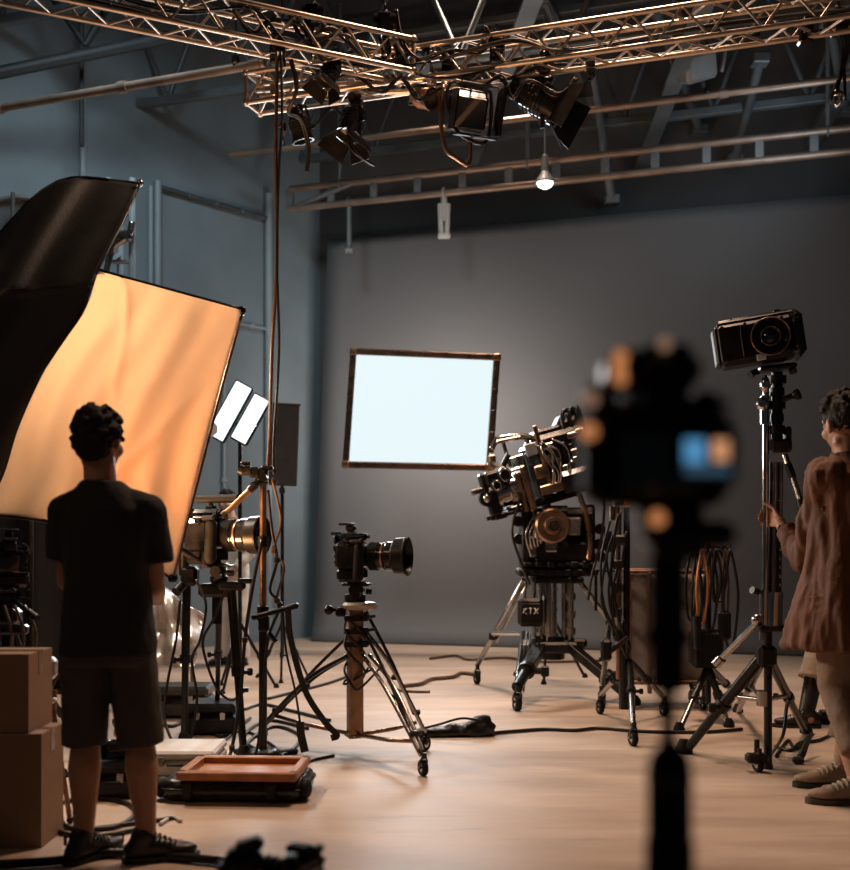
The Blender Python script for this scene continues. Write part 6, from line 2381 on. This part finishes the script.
# ---------------------------------------------------------------- man in black, seen from behind
MY = 4.27
mo = V((P(108, 0, MY).x, MY, 0))
T = thing('person', 'person in black T-shirt and dark shorts seen from behind, facing the orange scrim', 'person', mo)
M = Matrix.Translation(mo)
J = dict(hs=1.05, head=(-0.032, 0.0, 1.628), neck=(-0.022, -0.01, 1.46), yaw=-14, pitch=-3,
         torso=[(0.0, 0, 0.86, 0.165, 0.115), (0, 0.0, 0.94, 0.16, 0.112), (0.0, 0.0, 1.05, 0.142, 0.1), (0, 0, 1.18, 0.158, 0.108), (0, 0, 1.3, 0.168, 0.112), (-0.005, -0.005, 1.37, 0.14, 0.095), (-0.015, -0.005, 1.43, 0.085, 0.066)],
         shL=(-0.158, 0, 1.352), shR=(0.152, 0, 1.35), elL=(-0.176, 0.05, 1.08), elR=(0.174, 0.04, 1.06), wrL=(-0.12, 0.27, 1.03), wrR=(0.12, 0.28, 1.0),
         handL=((0.5, 0.8, 0.1), (0.6, -0.3, -0.7), (0.1, 0, 1), 0.6), handR=((-0.5, 0.8, 0.1), (-0.6, -0.3, -0.7), (-0.1, 0, 1), 0.6),
         hpL=(-0.088, 0, 0.88), hpR=(0.088, 0, 0.88), knL=(-0.09, 0.015, 0.475), knR=(0.118, 0.02, 0.475), anL=(-0.088, -0.02, 0.09), anR=(0.153, -0.015, 0.09),
         calfL=(0.1, -1, 0), calfR=(0.3, -1, 0), ftL=(0.45, 0.85, 0), ftR=(0.9, 0.42, 0))
MH = body(T, M, J)
hair(T, MH, 4, 0.008, 300, False, HAIR, 0.0125)
q = MB(M)
q.rings([(-0.002, 0, 0.8, 0.182, 0.145), (0, 0, 0.86, 0.183, 0.145), (0.0, 0, 0.96, 0.172, 0.136), (0.0, 0, 1.08, 0.163, 0.13), (0, 0, 1.2, 0.174, 0.134), (0, 0, 1.29, 0.184, 0.132), (-0.005, -0.005, 1.36, 0.165, 0.115), (-0.015, -0.005, 1.425, 0.12, 0.09), (-0.02, -0.006, 1.475, 0.076, 0.074)], 28, 2.4)
for g, sh, el, e2 in ((-1, J['shL'], J['elL'], 0.68), (1, J['shR'], J['elR'], 0.68)):
    a = V(sh)
    b_ = V(sh).lerp(V(el), e2) + V((g * 0.008, 0, 0))
    q.ball(a, (0.077, 0.08, 0.076))
    q.tube(a, b_, 0.072, 0.072, 18)
    q.cap((-0.02, -0.005, 1.405), 0.066, a + V((0, 0, 0.004)), 0.07)
part('t_shirt', q, TEE, T, None, 0.009, 2, 0.009, (9, 9, 5))
q = MB(M)
q.rings([(0, 0.0, 0.765, 0.172, 0.13), (0, 0, 0.82, 0.176, 0.133), (0.0, 0, 0.9, 0.17, 0.128), (0, 0, 0.95, 0.16, 0.118)], 26, 2.6)
for g, hp, kn in ((-1, J['hpL'], J['knL']), (1, J['hpR'], J['knR'])):
    a, b_ = V(hp), V(kn) + V((g * 0.0, 0, -0.02))
    q.tube((a.x, a.y, 0.84), (b_.x + g * 0.004, b_.y - 0.006, 0.447), 0.098, 0.086 if g < 0 else 0.09, 20)
part('shorts', q, SHORTS, T, None, 0.009, 2, 0.006, 8)
shoe(T, M, J['anL'], -35, SHOE, 0.275)
shoe(T, M, J['anR'], -72, SHOE, 0.285)

# ---------------------------------------------------------------- person in the brown coat at the right edge
RYp = 5.4
ro = V((P(851, 0, RYp).x, RYp, 0))
T = thing('person', 'person in rust-brown coat at the right edge reaching to the tall chrome stand', 'person', ro)
sc_ = 1.115
M = Matrix.Translation(ro) @ Matrix.Rotation(R(38), 4, 'Z') @ Matrix.Scale(sc_, 4)
MI = M.inverted()
wrist = MI @ P(780, 523, 5.86)
elb = MI @ P(805, 560, 5.56)
anl, anr = MI @ P(858, 0, 5.18), MI @ P(842, 0, 5.52)
anl.z = anr.z = 0.09
J = dict(hs=1.1, head=(-0.0, 0.035, 1.63), neck=(0, 0.0, 1.465), yaw=-22, pitch=-8, roll=-5,
         torso=[(0.0, 0, 0.86, 0.165, 0.115), (0, 0.0, 0.94, 0.16, 0.112), (0.0, 0.0, 1.05, 0.142, 0.1), (0, 0, 1.18, 0.158, 0.108), (0, 0, 1.3, 0.172, 0.112), (0, -0.005, 1.38, 0.165, 0.1), (0, -0.005, 1.44, 0.1, 0.07)],
         shL=(-0.175, 0.01, 1.385), shR=(0.175, 0, 1.385), elL=elb, elR=(0.24, 0.03, 1.1), wrL=wrist, wrR=(0.22, 0.2, 0.95),
         handL=(MI.to_3x3() @ V((-0.1, 0.95, 0.15)), MI.to_3x3() @ V((-1, -0.1, 0)), (0.1, 0, 1), 1.05), handR=((0, 0.8, -0.5), (-0.8, 0, -0.3), (-0.3, 0.2, 1), 0.6),
         hpL=(-0.088, 0, 0.88), hpR=(0.088, 0, 0.88), knL=(-0.08, 0.03, 0.475), knR=(0.1, 0.04, 0.475), anL=anl, anR=anr,
         calfL=(0, -1, 0), calfR=(0, -1, 0), ftL=(-0.55, 0.8, 0), ftR=(-0.55, 0.8, 0))
MH = body(T, M, J)
hair(T, MH, 9, 0.008, 260, True, HAIR, 0.02)
q = MB(M)
q.rings([(-0.01, 0.02, 0.635, 0.258, 0.24), (-0.01, 0.02, 0.65, 0.264, 0.245), (-0.008, 0.01, 0.8, 0.25, 0.215), (0.0, 0, 0.95, 0.225, 0.175), (0.0, 0, 1.1, 0.205, 0.155), (0, 0, 1.22, 0.205, 0.15), (0, 0, 1.32, 0.212, 0.145), (0, -0.005, 1.4, 0.205, 0.125), (0, -0.005, 1.455, 0.135, 0.095), (0, 0.0, 1.5, 0.085, 0.08)], 30, 2.5)
for g, sd in ((-1, 'L'), (1, 'R')):
    sh, el, wr = V(J['sh' + sd]), V(J['el' + sd]), V(J['wr' + sd])
    a = sh + V((-g * 0.015, 0, 0.0))
    q.ball(a, 0.092)
    q.cap(a, 0.088, el, 0.066, 16)
    q.tube(el, el.lerp(wr, 0.8), 0.06, 0.05, 16)
    q.cap((0, -0.01, 1.43), 0.085, sh + V((-g * 0.02, 0, 0.0)), 0.084)
part('coat', q, COAT, T, None, 0.01, 2, 0.024, (13, 13, 2.6))
q = MB(M)
for sd, k in (('L', 1), ('R', 1)):
    hp, kn, an = V(J['hp' + sd]), V(J['kn' + sd]), V(J['an' + sd])
    q.cap(hp, 0.1, kn, 0.076, 16)
    q.tube(kn, an + V((0, 0, 0.13)), 0.075, 0.066, 16)
part('trousers', q, mat('brown trousers cloth', (0.2, 0.13, 0.09), 0.8, 0, 0.2, 6, 0.12, 160), T, None, 0.009, 3, 0.007, 9)
shoe(T, M, J['anL'], 50, TANSHOE, 0.31, LACE, mat('brown shoe sole', (0.07, 0.05, 0.04), 0.6), 0.04)
shoe(T, M, J['anR'], 50, TANSHOE, 0.31, LACE, SOLE, 0.04)

# ---------------------------------------------------------------- person behind, mostly hidden by the coat
bo = V((P(852, 0, 7.3).x, 7.3, 0))
T = thing('person', 'person in khaki trousers and black boots, stepping behind the one in the brown coat', 'person', bo)
M = Matrix.Translation(bo) @ Matrix.Rotation(R(60), 4, 'Z')
MI = M.inverted()
J = dict(head=(0.26, 0.12, 1.5), neck=(0.2, 0.05, 1.37), yaw=0,
         torso=[(0.0, 0, 0.82, 0.165, 0.115), (0.01, 0.0, 0.9, 0.16, 0.112), (0.05, 0.0, 1.0, 0.142, 0.1), (0.1, 0.01, 1.12, 0.158, 0.108), (0.15, 0.02, 1.22, 0.172, 0.112), (0.18, 0.02, 1.3, 0.165, 0.1), (0.19, 0.02, 1.35, 0.1, 0.07)],
         shL=(0.02, 0.02, 1.3), shR=(0.35, 0.02, 1.28), elL=(0.04, -0.1, 1.03), elR=(0.4, -0.05, 1.0), wrL=(0.14, 0.1, 0.98), wrR=(0.34, 0.12, 0.95),
         handL=((0.4, 0.8, 0.1), (0.5, -0.3, -0.7), (0.2, 0, 1), 0.6), handR=((-0.3, 0.8, 0), (-0.6, -0.2, -0.7), (-0.1, 0, 1), 0.6),
         hpL=(-0.08, 0, 0.86), hpR=(0.09, 0, 0.86), knL=(-0.06, 0.2, 0.47), knR=(0.08, -0.02, 0.47), anL=MI @ P(806, 0, 7.25).xyz * 1.0, anR=MI @ P(832, 0, 7.4),
         calfL=(0, -1, 0), calfR=(0, -1, 0), ftL=(0.2, 0.95, 0), ftR=(0, 1, 0))
for sd in 'LR':
    a = J['an' + sd]
    J['an' + sd] = (a.x, a.y, 0.09)
MH = body(T, M, J, 0.009)
hair(T, MH, 12, 0.01, 200)
q = MB(M)
q.rings([(x, y, z, rx * 1.13, ry * 1.18) for x, y, z, rx, ry in J['torso']], 24, 2.4)
for g, sd in ((-1, 'L'), (1, 'R')):
    sh, el, wr = V(J['sh' + sd]), V(J['el' + sd]), V(J['wr' + sd])
    q.cap(sh, 0.07, el, 0.055)
    q.tube(el, el.lerp(wr, 0.85), 0.055, 0.042)
part('jacket', q, TEE, T, None, 0.012, 2, 0.008, 7)
q = MB(M)
q.rings([(0, 0, 0.76, 0.18, 0.13), (0, 0, 0.92, 0.172, 0.122)], 24, 2.5)
for sd in 'LR':
    hp, kn, an = V(J['hp' + sd]), V(J['kn' + sd]), V(J['an' + sd])
    q.cap(hp, 0.1, kn, 0.092, 16)
    q.tube(kn, kn.lerp(an, 0.42), 0.092, 0.1, 16)
part('trousers', q, KHAKI, T, None, 0.01, 3, 0.009, 9)
for sd, an_ in (('L', 20), ('R', 20)):
    q = MB(M)
    kn, an = V(J['kn' + sd]), V(J['an' + sd])
    q.tube(kn.lerp(an, 0.35), an, 0.062, 0.052, 16)
    bt = part('boot', q, SHOE, T, None, 0.009, 2)
    shoe(T, M, J['an' + sd], an_, SHOE, 0.3, STEEL)

# ---------------------------------------------------------------- far person in cream clothes behind the left camera
FYp = 10.8
fo = V((P(232, 0, FYp).x, FYp, 0))
T = thing('person', 'distant person in cream clothes standing behind the left camera', 'person', fo)
M = Matrix.Translation(fo) @ Matrix.Rotation(R(150), 4, 'Z')
J = dict(head=(0.05, 0.02, 1.6), neck=(0.02, 0, 1.45), yaw=10,
         torso=[(0.0, 0, 0.86, 0.165, 0.115), (0, 0.0, 0.94, 0.16, 0.112), (0.0, 0.0, 1.05, 0.142, 0.1), (0, 0, 1.18, 0.158, 0.108), (0, 0, 1.3, 0.172, 0.112), (0.01, -0.005, 1.38, 0.165, 0.1), (0.015, -0.005, 1.42, 0.1, 0.07)],
         shL=(-0.17, 0, 1.375), shR=(0.17, 0, 1.375), elL=(-0.24, 0.03, 1.1), elR=(0.24, 0.05, 1.1), wrL=(-0.18, 0.2, 0.92), wrR=(0.16, 0.24, 1.0),
         handL=((0.2, 0.7, -0.5), (0.7, 0, -0.3), (0.2, 0.2, 1), 0.6), handR=((-0.4, 0.8, 0), (-0.6, -0.2, -0.7), (-0.1, 0, 1), 0.6),
         hpL=(-0.088, 0, 0.88), hpR=(0.088, 0, 0.88), knL=(-0.1, 0.02, 0.475), knR=(0.1, 0.02, 0.475), anL=(-0.11, -0.02, 0.09), anR=(0.11, 0.0, 0.09),
         calfL=(0, -1, 0), calfR=(0, -1, 0), ftL=(-0.2, 0.95, 0), ftR=(0.2, 0.95, 0))
MH = body(T, M, J, 0.01)
hair(T, MH, 15, 0.006, 160)
q = MB(M)
q.rings([(x, y, z, rx * 1.15, ry * 1.2) for x, y, z, rx, ry in J['torso']], 24, 2.4)
for g, sd in ((-1, 'L'), (1, 'R')):
    sh, el, wr = V(J['sh' + sd]), V(J['el' + sd]), V(J['wr' + sd])
    q.cap(sh, 0.075, el, 0.062)
    q.tube(el, el.lerp(wr, 0.8), 0.06, 0.048)
part('shirt', q, CREAM, T, None, 0.011, 3, 0.012, 6)
q = MB(M)
q.rings([(0, 0, 0.76, 0.185, 0.135), (0, 0, 0.92, 0.178, 0.125)], 24, 2.5)
for sd in 'LR':
    hp, kn, an = V(J['hp' + sd]), V(J['kn' + sd]), V(J['an' + sd])
    q.cap(hp, 0.105, kn, 0.092, 16)
    q.tube(kn, an + V((0, 0, -0.01)), 0.09, 0.085, 16)
part('trousers', q, CREAM, T, None, 0.011, 3, 0.01, 8)
shoe(T, M, J['anL'], 10, SHOE)
shoe(T, M, J['anR'], -10, SHOE)
# ================================================================ camera, world and lamps
cam = bpy.data.cameras.new('camera')
cam.sensor_fit = 'HORIZONTAL'
cam.sensor_width = 36
cam.lens = F / 850 * 36
cam.shift_y = (HY - 435) / 850
cam.dof.use_dof = True
cam.dof.focus_distance = 6.6
cam.dof.aperture_fstop = 1.85
cam.clip_end = 80
co = bpy.data.objects.new('camera', cam)
COL.objects.link(co)
co.location = (0, 0, CZ)
co.rotation_euler = (R(90), 0, 0)
SC.camera = co

w = bpy.data.worlds.new('studio air')
SC.world = w
w.use_nodes = True
bg = w.node_tree.nodes['Background']
bg.inputs['Color'].default_value = (0.55, 0.65, 0.75, 1)
bg.inputs['Strength'].default_value = 0.02


def lamp(name, kind, loc, aim, power, col, size=0.3, angle=90, blend=0.8, size_y=None):
    l = bpy.data.lights.new(name, kind)
    l.energy = power
    l.color = col
    if kind == 'AREA':
        l.shape = 'RECTANGLE' if size_y else 'DISK'
        l.size = size
        if size_y:
            l.size_y = size_y
    elif kind == 'SPOT':
        l.spot_size = R(angle)
        l.spot_blend = blend
        l.shadow_soft_size = size
    else:
        l.shadow_soft_size = size
    o = bpy.data.objects.new(name, l)
    COL.objects.link(o)
    o.location = V(loc)
    o.rotation_euler = (V(aim) - V(loc)).to_track_quat('-Z', 'Y').to_euler()
    return o


WARM = (1.0, 0.62, 0.36)
lamp('overhead_lamp', 'SPOT', (1.0, 7.0, 6.9), (0.7, 6.3, 0), 1130, (1.0, 0.65, 0.45), 0.5, 96, 1.0)
lamp('overhead_lamp', 'SPOT', (0.6, 11.0, 6.9), (0.0, 9.8, 0), 1750, (1.0, 0.78, 0.62), 0.5, 75, 1.0)
lamp('front_fill', 'SPOT', (-3.4, 2.4, 4.8), (0.6, 6.5, 1.0), 65, WARM, 0.35, 70, 1.0)  # unseen warm fill from the front left, with no lamp head
lamp('side_fill', 'SPOT', (-2.6, 8.2, 2.2), (1.6, 7.2, 1.1), 380, (1.0, 0.74, 0.52), 0.22, 75, 0.8)  # unseen spot added behind the scrim for warm rims on the gear
lamp('truss_fill', 'SPOT', (-1.9, 5.9, 0.8), (0.6, 6.9, 4.2), 380, (1.0, 0.48, 0.2), 0.2, 85, 0.9)  # unseen spot added low down to turn the trusses copper
lamp('wall_wash', 'SPOT', (-2.0, 7.5, 6.6), (-2.6, 12.6, 2.6), 470, (0.76, 0.93, 1.0), 0.5, 85, 1.0)
lamp('roof_wash', 'SPOT', (3.5, 10.0, 4.6), (2.5, 12.5, 6.6), 45, (0.65, 0.85, 1.0), 0.4, 130, 1.0)
lamp('backdrop_wash', 'SPOT', (2.6, 9.0, 5.4), (2.4, 12.4, 1.6), 90, (0.9, 0.97, 1.0), 0.5, 125, 1.0)
# light of the lamp heads that stand in the picture, plus an added panel halo
lamp('scrim_light', 'SPOT', lc + V((0.01, -0.03, 0)), scrim(0.5, 0.5), 235, (1.0, 0.79, 0.61), 0.1, 110, 0.5)
lamp('twin_light', 'AREA', tc_ + V((0, -0.05, 0)), tc_ + V((0.3, -1, -0.1)), 45, (0.86, 0.95, 1.0), 0.3, size_y=0.45)
lamp('panel_light', 'AREA', ctr + pn * 0.05, ctr + pn, 70, (0.9, 0.96, 1.0), 1.2, size_y=0.9)
lamp('halo_fill', 'AREA', ctr - pn * 0.09, ctr - pn * 1, 55, (1.0, 0.88, 0.8), 1.2, size_y=0.9)  # added behind the closed housing for a halo on the backdrop

SC.view_settings.view_transform = 'Standard'
SC.view_settings.look = 'None'
SC.view_settings.gamma = 1
SC.view_settings.exposure = 0.0
SC.cycles.use_denoising = True
SC.cycles.max_bounces = 8
SC.cycles.sample_clamp_indirect = 4

# repeats of one kind share a group
GROUPS = {'floor_cable': 'cables lying on the floor', 'hanging_cable': 'cables hanging from the truss to the stand', 'stand_cable': 'cables wound down the tall stand', 'camera_cable': 'cables hanging from the left camera',
          'rig_cable': 'cables on the cinema rig', 'flight_case': 'flat cases on the floor', 'cardboard_box': 'cardboard boxes at the left edge', 'strap': 'loose black straps', 'chain_hoist': 'chain hoists above the trusses',
          'lighting_truss': 'box trusses under the roof', 'lighting_pipe': 'copper-toned pipes under the roof', 'truss_post': 'posts under the ladder truss', 'cable_stand': 'stands hung with cables', 'person': 'people in the studio', 'camera': 'stills cameras on stands and tripods', 'tripod': 'black tripods at the left'}
for o in list(SC.objects):
    st = o.name.split('.')[0]
    if o.parent is None and 'category' in o and 'group' not in o and o.get('kind') != 'structure' and st in GROUPS:
        o['group'] = GROUPS[st]
